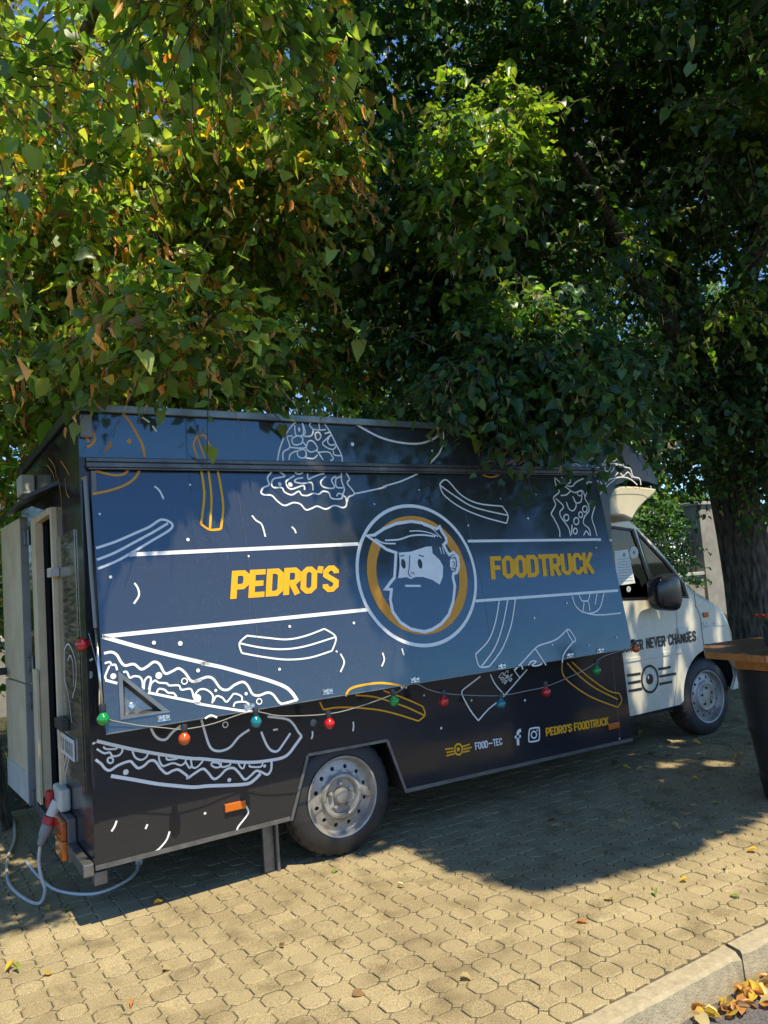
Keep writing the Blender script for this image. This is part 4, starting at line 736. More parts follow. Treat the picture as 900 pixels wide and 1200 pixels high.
for y in (YC + .031, YC + .32): R3.append([bm.verts.new((3.79 + .405 * math.cos(t), y, .345 + .405 * math.sin(t))) for t in np.linspace(math.radians(182), math.radians(2), 20)])
for k in range(19): bm.faces.new((R3[0][k], R3[0][k + 1], R3[1][k + 1], R3[1][k]))
bm.faces.new(R3[1]); bmo('wheel_housing', bm, M_UNDER, truck)
# ================================================================== FESTOON LIGHTS
BP = Pl((0, -.196, 0), (1, 0, 0), (0, 0, 1)); b3 = lambda x, y, yy=-.196: CAM + ray(x, y) * ((yy - CAM[1]) / ray(x, y)[1])
fest = empty('festoon_lights', (.4, -.196, .84)); tag(fest, 'string of coloured festoon bulbs hung along the bottom edge of the serving hatch', 'string lights')
bulbs = [(96, 755, -.05, M_REDL, 'red'), (121, 843, -.196, M_GREENL, 'green'), (216, 866, -.196, M_ORL, 'amber'), (300, 846, -.196, M_TEAL, 'teal'), (386, 848, -.196, M_REDL, 'red'), (462, 822, -.196, M_GREENL, 'green'), (520, 822, -.196, M_REDL, 'red'), (587, 825, -.196, M_TEAL, 'teal'), (640, 811, -.196, M_REDL, 'red'), (699, 786, -.196, M_GREENL, 'green'), (745, 760, -.15, M_ORL, 'orange')]
hooks = [(98, 741), (120, 838), (192, 846), (292, 833), (384, 815), (484, 801), (588, 787), (668, 774), (704, 770), (742, 756)]
cab_pts = [b3(104, 742, -.05), b3(116, 790, -.12), b3(119, 836), b3(150, 848), b3(193, 853), b3(216, 854.5), b3(250, 848), b3(294, 834), b3(330, 839), b3(386, 836.5), b3(424, 827), b3(461, 813.5), b3(484, 801), b3(502, 808), b3(521, 812.5), b3(555, 815), b3(588, 815), b3(615, 810), b3(640, 804.5), b3(668, 793), b3(692, 781), b3(706, 770), b3(728, 762), b3(744, 752, -.15)]
tb('cable', catmull(cab_pts, 4), .0024, mat('festoon_cable', (.30, .29, .27), .5), fest, 6)
for x, y, yy, m, cn in bulbs:
    c = Vector(b3(x, y, yy)); r = .0295; dn = Vector((random.uniform(-.12, .12), 0, -1)).normalized()
    if x < 100: dn = Vector((-1, -.2, -.1)).normalized()
    if x > 740: dn = Vector((.35, 0, -1)).normalized()
    M = rotm(dn, c)
    bm = bmesh.new(); lathe(bm, [(.0, r)] + [(r * math.sin(t), r * math.cos(t)) for t in np.linspace(.25, 2.55, 10)] + [(.0125, -.034)], M, 20); b = bmo('bulb', bm, m, fest, True); b['label'] = cn + ' glass bulb'
    bm = bmesh.new(); lathe(bm, [(.0125, -.033), (.0155, -.036), (.0165, -.062), (.013, -.070), (0, -.072)], M, 16); bmo('socket', bm, M_BLKP, b, True)
# ================================================================== POWER LEADS
pc = empty('power_cable', (-1.5, .7, 0)); tag(pc, 'pale power cable with red and grey plug hanging from the rear of the truck', 'cable')
tip = Vector((XR - .085, .68, .40)); dn = Vector((-.45, 0, -1)).normalized()
bm = bmesh.new(); lathe(bm, [(.0, 0), (.036, 0), (.039, .008), (.039, .036), (.035, .04), (.0, .04)], rotm(dn, tip + Vector((0, 0, .004))), 20); bmo('plug_collar', bm, M_REDP, pc, True)
bm = bmesh.new(); lathe(bm, [(.0, .041), (.033, .041), (.034, .06), (.030, .10), (.022, .11), (.02, .14), (.012, .15), (0, .15)], rotm(dn, tip + Vector((0, 0, .004))), 20); bmo('plug_body', bm, M_GREYP, pc, True)
g0 = lambda x, y, z=.009: np.array(list((CAM + ray(x, y) * ((z - CAM[2]) / ray(x, y)[2]))))
s0 = np.array(tip + dn * .15)
tb('cord', catmull([s0, s0 + (-.01, -.01, -.08), s0 + (.0, -.02, -.16), (-1.50, .62, .05), (-1.54, .56, .012), (-1.60, .75, .010), (-1.63, 1.05, .010), (-1.585, 1.5, .010), (-1.50, 1.9, .010), (-1.45, 2.4, .011)], 6), .009, M_CABLE, pc, 8)
pc2 = empty('extension_lead', (-1.2, .6, 0)); tag(pc2, 'thin white lead with round plug lying on the pavers under the rear corner', 'cable')
tb('cord', catmull([(-1.50, 1.35, .008), (-1.47, .95, .008), (-1.42, .68, .008), (-1.28, .50, .008), (-1.12, .545, .008), (-1.02, .66, .01), (-.965, .79, .03)], 6), .008, M_WCAB, pc2, 8)
bm = bmesh.new(); lathe(bm, [(0, -.03), (.02, -.03), (.022, 0), (.022, .018), (0, .018)], rotm((.3, .8, .4), (-.965, .79, .035)), 14); bmo('plug', bm, M_WCAB, pc2, True)
# ================================================================== BARREL TABLE
bc = np.array([2.64, -1.17]); tab = empty('barrel_table', (bc[0], bc[1], 0)); tag(tab, 'standing table made of a black barrel with a brown wooden top beside the cab', 'table')
bm = bmesh.new(); lathe(bm, [(0, .001), (.262, .001), (.27, .012), (.285, .12), (.288, .125), (.288, .165), (.285, .17), (.315, .42), (.322, .424), (.325, .464), (.322, .47), (.345, .66), (.35, .664), (.352, .70), (.349, .706), (.36, .82), (.352, .828), (0, .828)], Matrix.Translation((bc[0], bc[1], 0)), 40); bar_ = bmo('barrel', bm, M_BARREL, tab, True)
def ngon(r, n=8, rot=.3): return [(bc[0] + r * math.cos(rot + 2 * math.pi * k / n), bc[1] + r * math.sin(rot + 2 * math.pi * k / n)) for k in range(n)]
TP = Pl((0, 0, .905), (1, 0, 0), (0, 1, 0))
plate('collar', TP, ngon(.40), [], -.076, -.002, M_WOODE, tab)
top_r = .565; P8 = np.array(ngon(top_r, 8, .25))
def clip(P, lo, hi):
    def half(P, c, sgn):
        out = []
        for i in range(len(P)):
            a, b = P[i - 1], P[i]; da, db = sgn * (a[1] - c), sgn * (b[1] - c)
            if da * db < 0: t = da / (da - db); out.append(a + (b - a) * t)
            if db >= 0: out.append(b)
        return out
    P = half([np.array(q) for q in P], lo, 1); return half(P, hi, -1) if P else P
wpl = .15
for k in range(8):
    q = clip(P8, bc[1] - .57 + k * wpl + .0015, bc[1] - .57 + (k + 1) * wpl - .0015)
    if len(q) > 2: plate('plank', TP, [tuple(p) for p in q], [], 0, .042 + random.uniform(-.0015, .0015), M_WOOD, tab)
bar_px('edge_board', [tuple(p) for p in P8] + [tuple(P8[0])], .02, .041, M_WOODE, tab, TP)
# flower pot on it
fp = np.array([2.54, -1.09]); pot = empty('flower_pot', (fp[0], fp[1], .948)); tag(pot, 'small dark flower pot with orange red blossoms on the barrel table', 'flower pot')
bm = bmesh.new(); lathe(bm, [(0, 0), (.045, 0), (.048, .003), (.060, .105), (.064, .107), (.064, .12), (.057, .12), (.055, .10), (0, .10)], Matrix.Translation((fp[0], fp[1], .9485)), 24); bmo('pot', bm, mat('pot_glaze', (.05, .06, .07), .35, var=.2), pot, True)
M_STEM = mat('stem_green', (.05, .10, .03), .6, var=.3); M_PETAL = mat('petal_red', (.70, .10, .02), .5, var=.35, scale=60)
for k in range(9):
    an = k * 2.4; rr_ = .02 + .045 * (k % 3) / 2; p0 = Vector((fp[0] + .02 * math.cos(an), fp[1] + .02 * math.sin(an), 1.045)); p1 = Vector((fp[0] + rr_ * 1.7 * math.cos(an), fp[1] + rr_ * 1.7 * math.sin(an), 1.10 + .05 * random.random()))
    bm = bmesh.new(); tube(bm, [p0, (p0 + p1) / 2 + Vector((0, 0, .015)), p1], .0025, 5)
    for q in range(3):
        c = p0 + (p1 - p0) * (.3 + .2 * q); d = Vector((math.cos(an + q * 2), math.sin(an + q * 2), .4)) * .04; w = Vector((-d.y, d.x, 0)).normalized() * .010; vs = [bm.verts.new(c), bm.verts.new(c + d * .5 + w), bm.verts.new(c + d), bm.verts.new(c + d * .5 - w)]; bm.faces.new(vs)
    st = bmo('stem', bm, M_STEM, pot, False)
    bm = bmesh.new()
    for q in range(14):
        t = q * 2.4; el = .25 + .9 * (q % 4) / 4; d = Vector((math.cos(t) * math.cos(el), math.sin(t) * math.cos(el), math.sin(el))) * .026; w = d.cross(Vector((.3, .2, 1))).normalized() * .008; vs = [bm.verts.new(p1), bm.verts.new(p1 + d * .6 + w), bm.verts.new(p1 + d + Vector((0, 0, .004))), bm.verts.new(p1 + d * .6 - w)]; bm.faces.new(vs)
    bmo('blossom', bm, M_PETAL, pot, False)
# ================================================================== FOLIAGE
LT = np.array([(0, 0, 0), (.45, 0, -.03), (1.05, 0, -.20), (-.07, .26, .05), (.20, .47, .10), (.62, .36, .02), (-.07, -.26, .05), (.20, -.47, .10), (.62, -.36, .02)])
LQ = np.array([(0, 1, 4, 3), (1, 2, 5, 4), (0, 6, 7, 1), (1, 7, 8, 2)])
def unit(a): return a / np.maximum(np.linalg.norm(a, axis=-1, keepdims=True), 1e-9)
def frames(d, n):
    d = unit(d); s = unit(np.cross(n, d)); n = np.cross(d, s); return d, s, n
def quads_mesh(name, v, q, colr=None):
    me = bpy.data.meshes.new(name); me.vertices.add(len(v)); me.vertices.foreach_set('co', v.astype(np.float32).ravel())
    me.loops.add(q.size); me.loops.foreach_set('vertex_index', q.astype(np.int32).ravel()); k = q.shape[1]
    me.polygons.add(len(q)); me.polygons.foreach_set('loop_start', np.arange(0, q.size, k, dtype=np.int32)); me.polygons.foreach_set('loop_total', np.full(len(q), k, np.int32))
    if colr is not None:
        a = me.attributes.new('leafcol', 'FLOAT_COLOR', 'POINT'); a.data.foreach_set('color', np.c_[colr, np.ones(len(colr))].astype(np.float32).ravel())
    me.update(); me.validate(); return me
def leaf_mesh(name, L):
    p, d, n, sz, wd_, c = L; N = len(p); D, S, Nn = frames(d, n)
    bend = rng.uniform(-.5, 3.2, N)[:, None]
    v = p[:, None] + (LT[None, :, 0, None] * D[:, None] + LT[None, :, 1, None] * wd_[:, None, None] * S[:, None] + (LT[None, :, 2] * bend)[:, :, None] * Nn[:, None]) * sz[:, None, None]
    j = rng.normal(0, .075, (N, 9, 3)); j[:, 0] = 0; v = v + j * sz[:, None, None]
    q = (LQ[None] + (np.arange(N) * 9)[:, None, None]).reshape(-1, 4)
    return quads_mesh(name, v.reshape(-1, 3), q, np.repeat(c, 9, 0))
def palette(N, cols, w, jit=.22):
    i = rng.choice(len(cols), N, p=np.array(w) / sum(w)); c = np.array(cols)[i]; return np.clip(c * np.exp(rng.normal(0, jit, (N, 1))) * (1 + rng.normal(0, .06, (N, 3))), 0, 1), i
def ellipsoid(n, c, r, shell=.45):
    d = unit(rng.normal(size=(n, 3))); t = rng.uniform(0, 1, n) ** shell; return np.array(c) + d * t[:, None] * np.array(r)
def in_poly(px, py, P):
    P = np.array(P); ins = np.zeros(len(px), bool); j = len(P) - 1
    for i in range(len(P)):
        c = ((P[i, 1] > py) != (P[j, 1] > py)) & (px < (P[j, 0] - P[i, 0]) * (py - P[i, 1]) / (P[j, 1] - P[i, 1] + 1e-12) + P[i, 0]); ins ^= c; j = i
    return ins
def proj_many(p):
    d = p - CAM; z = d @ cf; zz = np.where(np.abs(z) < 1e-6, 1e-6, z); return 450 + FPX * (d @ cr) / zz, 600 - FPX * (d @ cu_) / zz, z
LIT_GROUND = [(-400, 1105), (0, 1100), (310, 1026), (475, 992), (520, 1022), (620, 1047), (700, 1032), (790, 1010), (900, 956), (1300, 850), (1300, 2500), (-900, 2500)]
LIT_HATCH = [(112, 668), (155, 650), (165, 610), (172, 650), (205, 622), (218, 588), (232, 606), (262, 600), (268, 566), (345, 562), (390, 590), (402, 640), (390, 650), (412, 690), (445, 738), (482, 748), (478, 800), (350, 830), (120, 862)]
def open_to_sun(p, pad=0.):
    """True where foliage at p would throw its shade on a spot that lies in the sun (no bough grows there)"""
    t = p[:, 2] / SUN[2]; g = p - SUN * t[:, None]; gx, gy, gz = proj_many(g)
    bad = in_poly(gx, gy, LIT_GROUND) & (gz > .3)
    t2 = ((FLAP.O - p) @ FLAP.n) / (-(SUN @ FLAP.n)); h = p - SUN * t2[:, None]; hx, hy, hz = proj_many(h)
    on = (t2 > 0) & (h[:, 2] > .9) & (h[:, 2] < 2.25) & (h[:, 0] > -1.4) & (h[:, 0] < 2.3)
    bad = (bad & ~on) | (on & in_poly(hx, hy, LIT_HATCH))
    pan = (t2 > 0) & (g[:, 0] < -.1) & (g[:, 0] > -1.6) & (h[:, 2] < .9) & (g[:, 1] > -4) & (g[:, 1] < .35)
    return bad | pan
LOWX = [-400, 0, 60, 150, 190, 225, 250, 275, 340, 420, 470, 530, 600, 650, 700, 730, 770, 820, 900, 1300]; LOWY = [480, 470, 460, 452, 476, 500, 486, 462, 464, 466, 500, 518, 534, 526, 522, 514, 552, 602, 612, 630]
def keep(p, back=False):
    px, py, z = proj_many(p); ok = np.ones(len(p), bool)
    ok &= ~((p[:, 0] > -1.5) & (p[:, 0] < 2.7) & (p[:, 1] > -.05) & (p[:, 1] < 2.2) & (p[:, 2] < 2.68)) & ~((p[:, 0] > 2.3) & (p[:, 0] < 4.9) & (p[:, 1] > 0) & (p[:, 1] < 2.5) & (p[:, 2] < 2.5))
    front = (z > .2) & ((p[:, 1] < 2.2) | (px > 120))
    ok &= ~(front & (py > np.interp(px, LOWX, LOWY))); ok &= np.linalg.norm(p - CAM, axis=1) > 2.3
    return ok & in_gaps(p) & ~open_to_sun(p)
def in_gaps(p):
    ok = np.ones(len(p), bool)
    for T, r in SUN_GAPS:
        w = p - np.array(T); t = w @ SUN; ok &= ~((t > r + .15) & (np.linalg.norm(w - t[:, None] * SUN, axis=1) < r))
    return ok
SUN_GAPS = [((1.42, -.12, 4.62), .50), ((1.15, -.2, 4.1), .35), ((1.5, -.2, 3.0), .34), ((1.75, -.1, 3.35), .2), ((2.6, -.2, 4.0), .16), ((3.3, -.4, 3.4), .15), ((2.2, -.5, 5.1), .15)] + [((x, y, z), .11) for x, y, z in ((2.85, .28, .62), (3.15, .28, .9), (3.3, .28, .7), (3.02, .28, 1.05), (3.6, .3, .95), (3.45, .28, .45), (3.95, .3, .8), (3.0, -.25, 0), (2.4, -.35, 0), (2.75, .05, 0), (2.9, .05, 2.0))] + [((2.68, .0, 2.02), .2)]
def foliage(clumps, rad, ntw, nlf, size, cols, w, bract=.12, bcol=(.25, .22, .09), center=None, tl=.38, filt=True):
    K = len(clumps); tw = np.repeat(clumps, ntw, 0); out = unit(rng.normal(size=tw.shape) * (1, 1, .6)); base = tw + out * (rng.uniform(0, 1, (len(tw), 1)) ** .6) * rad
    if center is not None: out = unit(out + .5 * unit(base - np.array(center)))
    if filt:
        m = keep(base) & keep(base + out * tl * .8); base, out = base[m], out[m]
    T = len(base); s = ((np.arange(nlf) + .6) / nlf)[None, :] * tl * rng.uniform(.6, 1.2, (T, 1))
    cx = base[:, None] + out[:, None] * s[..., None]; cx[..., 2] -= .55 * s ** 2 / tl
    tang = out[:, None] * np.ones_like(cx); tang[..., 2] -= 1.1 * s / tl; tang = unit(tang)
    side_ = unit(np.cross(tang, (0, 0, 1.))) * np.where(np.arange(nlf) % 2, 1, -1)[None, :, None]
    d = unit(tang * .55 + side_ * .8 + rng.normal(0, .33, cx.shape) + np.array((0, 0, -.22))); n = unit(np.array((0, 0, 1.)) + rng.normal(0, .5, cx.shape) + out[:, None] * .25)
    N = T * nlf; p = (cx + d * .025).reshape(-1, 3); d = d.reshape(-1, 3); n = n.reshape(-1, 3)
    sz = size * np.exp(rng.normal(0, .22, N)); wdt = rng.uniform(.85, 1.1, N); c, _ = palette(N, cols, w)
    # hue drifts from spray to spray
    c *= np.repeat(np.exp(rng.normal(0, .22, (T, 1))), nlf, 0)
    b = rng.uniform(size=N) < np.repeat(np.where(rng.uniform(size=T) < .3, bract * 2.4, bract * .4), nlf); wdt[b] = rng.uniform(.24, .4, b.sum()); d[b] = unit(d[b] * .5 + np.array((0, 0, -1)) + rng.normal(0, .3, (b.sum(), 3))); c[b] = np.array(bcol) * np.exp(rng.normal(0, .3, (b.sum(), 1))); sz[b] *= .85
    if filt:
        k = ~open_to_sun(p + d * (sz * .5)[:, None]) & in_gaps(p); p, d, n, sz, wdt, c = (q[k] for q in (p, d, n, sz, wdt, c))
    # stems
    tip = cx[:, -1]; mid = cx[:, nlf // 2]
    return (p, d, n, sz, wdt, np.clip(c, 0, 1)), (base, mid, tip)
def join(*Ls): return tuple(np.concatenate(x) for x in zip(*Ls))
def stems_mesh(base, mid, tip, r=.004):
    T = len(base); o = unit(np.cross(tip - base, rng.normal(size=base.shape))); o2 = unit(np.cross(tip - base, o)); v = []
    for p, rr in ((base, r), (mid, r * .8), (tip, r * .4)):
        for k in range(3): v.append(p + (o * math.cos(2.094 * k) + o2 * math.sin(2.094 * k)) * rr)
    v = np.stack(v, 1).reshape(-1, 3); q = np.array([(0, 1, 4, 3), (1, 2, 5, 4), (2, 0, 3, 5), (3, 4, 7, 6), (4, 5, 8, 7), (5, 3, 6, 8)])
    return v, (q[None] + (np.arange(T) * 9)[:, None, None]).reshape(-1, 4)
def limb(bm, a, b, r0, r1, wob=.12, n=6, seg=8):
    a, b = np.array(a, float), np.array(b, float); P = [a + (b - a) * t + rng.normal(0, wob, 3) * math.sin(math.pi * t) * .5 + np.array((0, 0, .25 * np.linalg.norm(b - a) * .3)) * math.sin(math.pi * t) for t in np.linspace(0, 1, n)]
    tube(bm, catmull(P, 3), np.linspace(r0, r1, (n - 1) * 3 + 1), seg)
def single_leaves(L, parent, n, m):
    """the leaves that show largest become objects of their own; returns the rest"""
    p, d, nn, sz, wdt, c = L; px, py, z = proj_many(p); vis = (z > .5) & (px > 2) & (px < 898) & (py > 2) & (py < 620)
    score = np.where(vis, sz / np.maximum(z, .1), 0); idx = np.argsort(-score)[:n]
    cc = c[idx]; cent = cc[rng.choice(len(cc), 10, replace=False)]; lab = np.argmin(((cc[:, None] - cent[None]) ** 2).sum(-1), 1); ms = []
    for k in range(10):
        LV = LT.copy(); LV[:, 2] *= .8 + .2 * k; LV[1:] += rng.normal(0, .07, (8, 3)); ms.append(quads_mesh('leaf', LV, LQ, np.repeat(cent[k:k + 1], 9, 0))); ms[-1].materials.append(m)
    D, S, Nn = frames(d[idx], nn[idx])
    for j, i in enumerate(idx):
        o = bpy.data.objects.new('leaf', ms[lab[j]]); col.objects.link(o); o.parent = parent; o.matrix_parent_inverse = Matrix.Identity(4)
        A_, B_, C_ = D[j] * sz[i], S[j] * sz[i] * wdt[i], Nn[j] * sz[i]; P = p[i] - np.array(parent_loc(parent))
        o.matrix_basis = Matrix(((A_[0], B_[0], C_[0], P[0]), (A_[1], B_[1], C_[1], P[1]), (A_[2], B_[2], C_[2], P[2]), (0, 0, 0, 1)))
    rest = np.setdiff1d(np.arange(len(p)), idx); return tuple(x[rest] for x in L)
def parent_loc(o): return (0, 0, 0) if o.type != 'EMPTY' else o.location
def make_tree(name, label, base, trunk_pts, trunk_r, limbs, L, stems, m, singles=0, group=None):
    root = empty(name, base); tag(root, label, 'tree', group)
    bm = bmesh.new(); tp = catmull(trunk_pts, 4); tr = np.interp(np.linspace(0, 1, len(tp)), np.linspace(0, 1, len(trunk_r)), trunk_r); tube(bm, tp, list(tr), 20)
    for v in bm.verts:
        an = math.atan2(v.co.y - base[1], v.co.x - base[0]); k = 1 + .05 * math.sin(an * 5 + v.co.z * .7) + .03 * math.sin(an * 11 - v.co.z * 2); ctr = Vector((np.interp(v.co.z, tp[:, 2], tp[:, 0]), np.interp(v.co.z, tp[:, 2], tp[:, 1]), v.co.z)); v.co = ctr + (v.co - ctr) * k
    bmo('trunk', bm, M_BARK, root, True)
    if limbs:
        bm = bmesh.new()
        for l in limbs: limb(bm, *l)
        bmo('limbs', bm, M_BARK, root, True)
    if stems is not None:
        v, q = stems_mesh(*stems); link('twigs', quads_mesh('twigs', v, q), M_BARK, root)['kind'] = 'stuff'
    crown = None
    if singles:
        cm = bpy.data.meshes.new('crown'); crown = link('crown', cm, None, root); rest = single_leaves(L, crown, singles, m); me = leaf_mesh('crown', rest); me.materials.append(m); crown.data = me
    else:
        me = leaf_mesh('crown', L); crown = link('crown', me, m, root)
    crown['kind'] = 'stuff'; return root
G1 = [(.050, .095, .020), (.075, .135, .024), (.105, .165, .030), (.036, .072, .018)]
def boughs(n, x0, x1, g0_, g1_, z0=5.1, z1=6.9):
    """upper boughs: x range and where (y on the ground) their shade falls"""
    x = rng.uniform(x0, x1, n); z = rng.uniform(z0, z1, n); yg = rng.uniform(g0_, g1_, n); p = np.c_[x, yg - z * (-SUN[1] / SUN[2]), z]
    return p
def hatch_shade(n):
    u = rng.uniform(-1.3, -.45, n); v = FL * rng.uniform(.72, 1.0, n); return np.array([FLAP.w(a, b) for a, b in zip(u, v)]) + SUN * rng.uniform(2.3, 3.1, n)[:, None]
# --- tree over the rear of the truck, leaves turning
YEL = [(.115, .21, .052), (.19, .30, .065), (.27, .36, .09), (.08, .155, .047), (.42, .29, .03), (.30, .22, .03), (.28, .12, .03)]
cl = np.concatenate([ellipsoid(320, (-1.5, 2.5, 3.9), (2.7, 2.7, 3.2)), ellipsoid(150, (-.7, 1.4, 3.8), (1.5, 1.6, 1.9), .8), ellipsoid(14, (.02, .1, 4.3), (.22, .25, .6), .8), ellipsoid(55, (-2.35, -.3, 3.4), (.7, .7, .9), .8), ellipsoid(26, (-.85, -1.1, 4.25), (.6, .4, .3), .8), ellipsoid(16, (-.85, -.2, 2.8), (.35, .12, .2), .9)])
cl = cl[cl[:, 2] < 5.0 + .72 * np.maximum(cl[:, 1], -1)]
cl = np.concatenate([cl, boughs(60, -4.2, -1.5, .1, 2.2, 4.9, 6.0), hatch_shade(26)])
LA, SA = foliage(cl, .34, 11, 10, .066, YEL, (5, 6.5, 6, 3, .8, .6, .3), .22, (.60, .30, .085), (-1.5, 2.2, 4.6))
tA = (-1.62, 2.35, -.02)
treeA = make_tree('lime_tree', 'lime tree with yellowing leaves and orange bracts over the rear of the truck', tA, [(-1.62, 2.35, -.05), (-1.64, 2.4, .5), (-1.7, 2.6, 2.2), (-1.55, 2.5, 4.4), (-1.5, 2.4, 6.6)], [.17, .12, .11, .09, .03],
  [((-1.7, 2.6, 2.4), (-1.75, .2, 4.2), .07, .02), ((-1.65, 2.5, 3.0), (-.3, .6, 4.0), .07, .015), ((-1.55, 2.5, 4.0), (-1.1, -.9, 4.6), .07, .015), ((-1.6, 2.5, 3.2), (-2.4, -.6, 3.6), .06, .012), ((-1.5, 2.4, 4.5), (.4, 1.4, 5.6), .06, .015), ((-1.6, 2.5, 3.5), (-3.6, 1.4, 4.8), .06, .015), ((-1.6, 2.5, 3.0), (-1.0, 4.6, 4.4), .06, .015)], LA, SA, M_LEAF, 300)
# --- big dark tree behind the cab, its crown reaching over the truck
DG = [(.038, .092, .038), (.056, .122, .043), (.085, .155, .044), (.030, .076, .035)]
cl = np.concatenate([ellipsoid(560, (4.3, 1.8, 5.4), (4.2, 4.3, 3.6), .55), ellipsoid(150, (1.9, .9, 4.2), (1.3, 1.5, 1.6), .8), ellipsoid(60, (6.2, .8, 3.2), (2.2, 1.4, 1.0), .8), ellipsoid(130, (5.5, .35, 3.1), (1.7, .6, 1.2), .8), ellipsoid(70, (1.7, -.18, 2.85), (1.0, .16, .3), .9)])
cl = cl[cl[:, 0] > .02]
LB, SB = foliage(cl, .40, 10, 10, .058, DG, (5, 5, 3, 4), .13, (.24, .23, .09), (4.3, 1.8, 5.0))
L2, S2 = foliage(np.concatenate([boughs(800, .15, 8.5, -1.3, 1.1), boughs(750, .1, 9, 1.1, 4.8, 5.6, 7.4), np.c_[rng.uniform(2.7, 8, 100), rng.uniform(-5.0, -3.5, 100), rng.uniform(3.3, 4.6, 100)]]), .42, 8, 8, .074, DG, (5, 5, 3, 4), .1, (.24, .23, .09), (4.3, 1.8, 5.0))
# sprays that stand out of the crown into the sun
YG = [(.13, .22, .035), (.18, .27, .04), (.09, .17, .03)]  # young-shoot greens, with part of the sunlit glow put into the colour
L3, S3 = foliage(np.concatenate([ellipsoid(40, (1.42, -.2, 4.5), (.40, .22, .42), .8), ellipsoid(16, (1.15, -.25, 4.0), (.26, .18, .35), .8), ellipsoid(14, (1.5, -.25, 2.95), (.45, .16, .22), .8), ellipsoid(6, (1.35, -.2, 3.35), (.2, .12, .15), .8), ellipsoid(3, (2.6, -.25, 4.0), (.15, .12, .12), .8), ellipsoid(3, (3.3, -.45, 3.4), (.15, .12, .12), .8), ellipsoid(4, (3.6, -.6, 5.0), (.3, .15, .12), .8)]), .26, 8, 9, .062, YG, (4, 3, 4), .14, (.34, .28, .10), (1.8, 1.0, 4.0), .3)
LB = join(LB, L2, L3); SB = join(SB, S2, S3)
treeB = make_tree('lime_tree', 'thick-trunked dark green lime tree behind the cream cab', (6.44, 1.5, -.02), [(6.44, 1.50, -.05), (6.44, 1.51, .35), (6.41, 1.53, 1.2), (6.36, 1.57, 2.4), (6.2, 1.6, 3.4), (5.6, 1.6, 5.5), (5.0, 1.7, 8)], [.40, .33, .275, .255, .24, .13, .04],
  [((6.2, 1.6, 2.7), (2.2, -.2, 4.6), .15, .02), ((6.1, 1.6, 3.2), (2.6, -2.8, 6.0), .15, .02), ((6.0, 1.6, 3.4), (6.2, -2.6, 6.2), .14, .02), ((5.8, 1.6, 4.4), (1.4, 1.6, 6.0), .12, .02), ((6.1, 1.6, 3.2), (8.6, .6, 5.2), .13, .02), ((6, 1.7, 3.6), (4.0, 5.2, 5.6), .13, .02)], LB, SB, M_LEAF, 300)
# --- trees beyond the wall
for k, (x, y, z, r, h) in enumerate([(-5.5, 12.5, 7.0, 3.4, 5.6), (-.5, 13.3, 7.6, 3.5, 6.0), (4.5, 12.6, 6.8, 3.3, 5.4), (9.6, 13.0, 7.6, 3.5, 6.2), (14.6, 12.8, 7.0, 3.4, 5.6), (19.8, 13.6, 7.4, 3.6, 6.0)]):
    cl = ellipsoid(150, (x, y, z), (r, r, h), .5); Lx, Sx = foliage(cl, .8, 9, 7, .17, DG + [(.10, .17, .03)], (4, 5, 4, 3, 2), .04, (.2, .2, .08), (x, y, z), .6, False)
    make_tree('broadleaf_tree', 'broadleaf tree in full green leaf beyond the garden wall', (x, y, -.12), [(x, y, -.13), (x + .05, y, 1.2), (x, y + .05, 2.5), (x, y, z)], [.26, .19, .16, .06], [((x, y, 2.2), (x + 1.5, y - .8, z), .08, .02), ((x, y, 2.2), (x - 1.5, y + .5, z), .08, .02)], Lx, None, M_LEAF, 0, 'trees beyond the garden wall')
x, y, z = 14.4, 1.4, 5.4
cl = np.concatenate([ellipsoid(200, (x, y, z), (4.2, 4.2, 3.2), .5), ellipsoid(110, (11.5, 4.5, 5.6), (3, 3, 1.3), .6)]); Lx, Sx = foliage(cl, .6, 10, 8, .10, DG, (5, 5, 3, 4), .1, (.24, .23, .09), (x, y, z), .5, False)
make_tree('lime_tree', 'next lime tree of the row, its shade on the wall past the thick trunk', (x, y, -.02), [(x, y, -.05), (x, y, 1.2), (x + .1, y, 2.6), (x, y, z)], [.36, .28, .24, .09], [((x, y, 2.6), (x - 2, y - 1, z), .1, .02), ((x, y, 2.6), (x + 2, y + 1, z), .1, .02), ((x, y, 2.8), (x, y + 2.5, z), .1, .02)], Lx, None, M_LEAF, 0)
root = empty('hedge', (8, 9.9, -.12)); tag(root, 'tall dark hedge growing behind the railing on the wall', 'hedge')
cl = np.c_[rng.uniform(-9, 27, 420), rng.normal(9.95, .28, 420), rng.uniform(.9, 3.1, 420)]; Lx, Sx = foliage(cl, .45, 8, 7, .12, DG, (5, 5, 3, 4), 0, center=(8, 9.9, 1.5), tl=.35, filt=False)
for q in range(24): tb('stem', [(-8.5 + q * 1.5, 9.95, -.14), (-8.5 + q * 1.5 + rng.normal(0, .1), 9.95, 1.2), (-8.5 + q * 1.5 + rng.normal(0, .2), 9.9, 2.6)], [.05, .035, .015], M_BARK, root, 6)
me = leaf_mesh('foliage', Lx); link('foliage', me, M_LEAF, root)['kind'] = 'stuff'
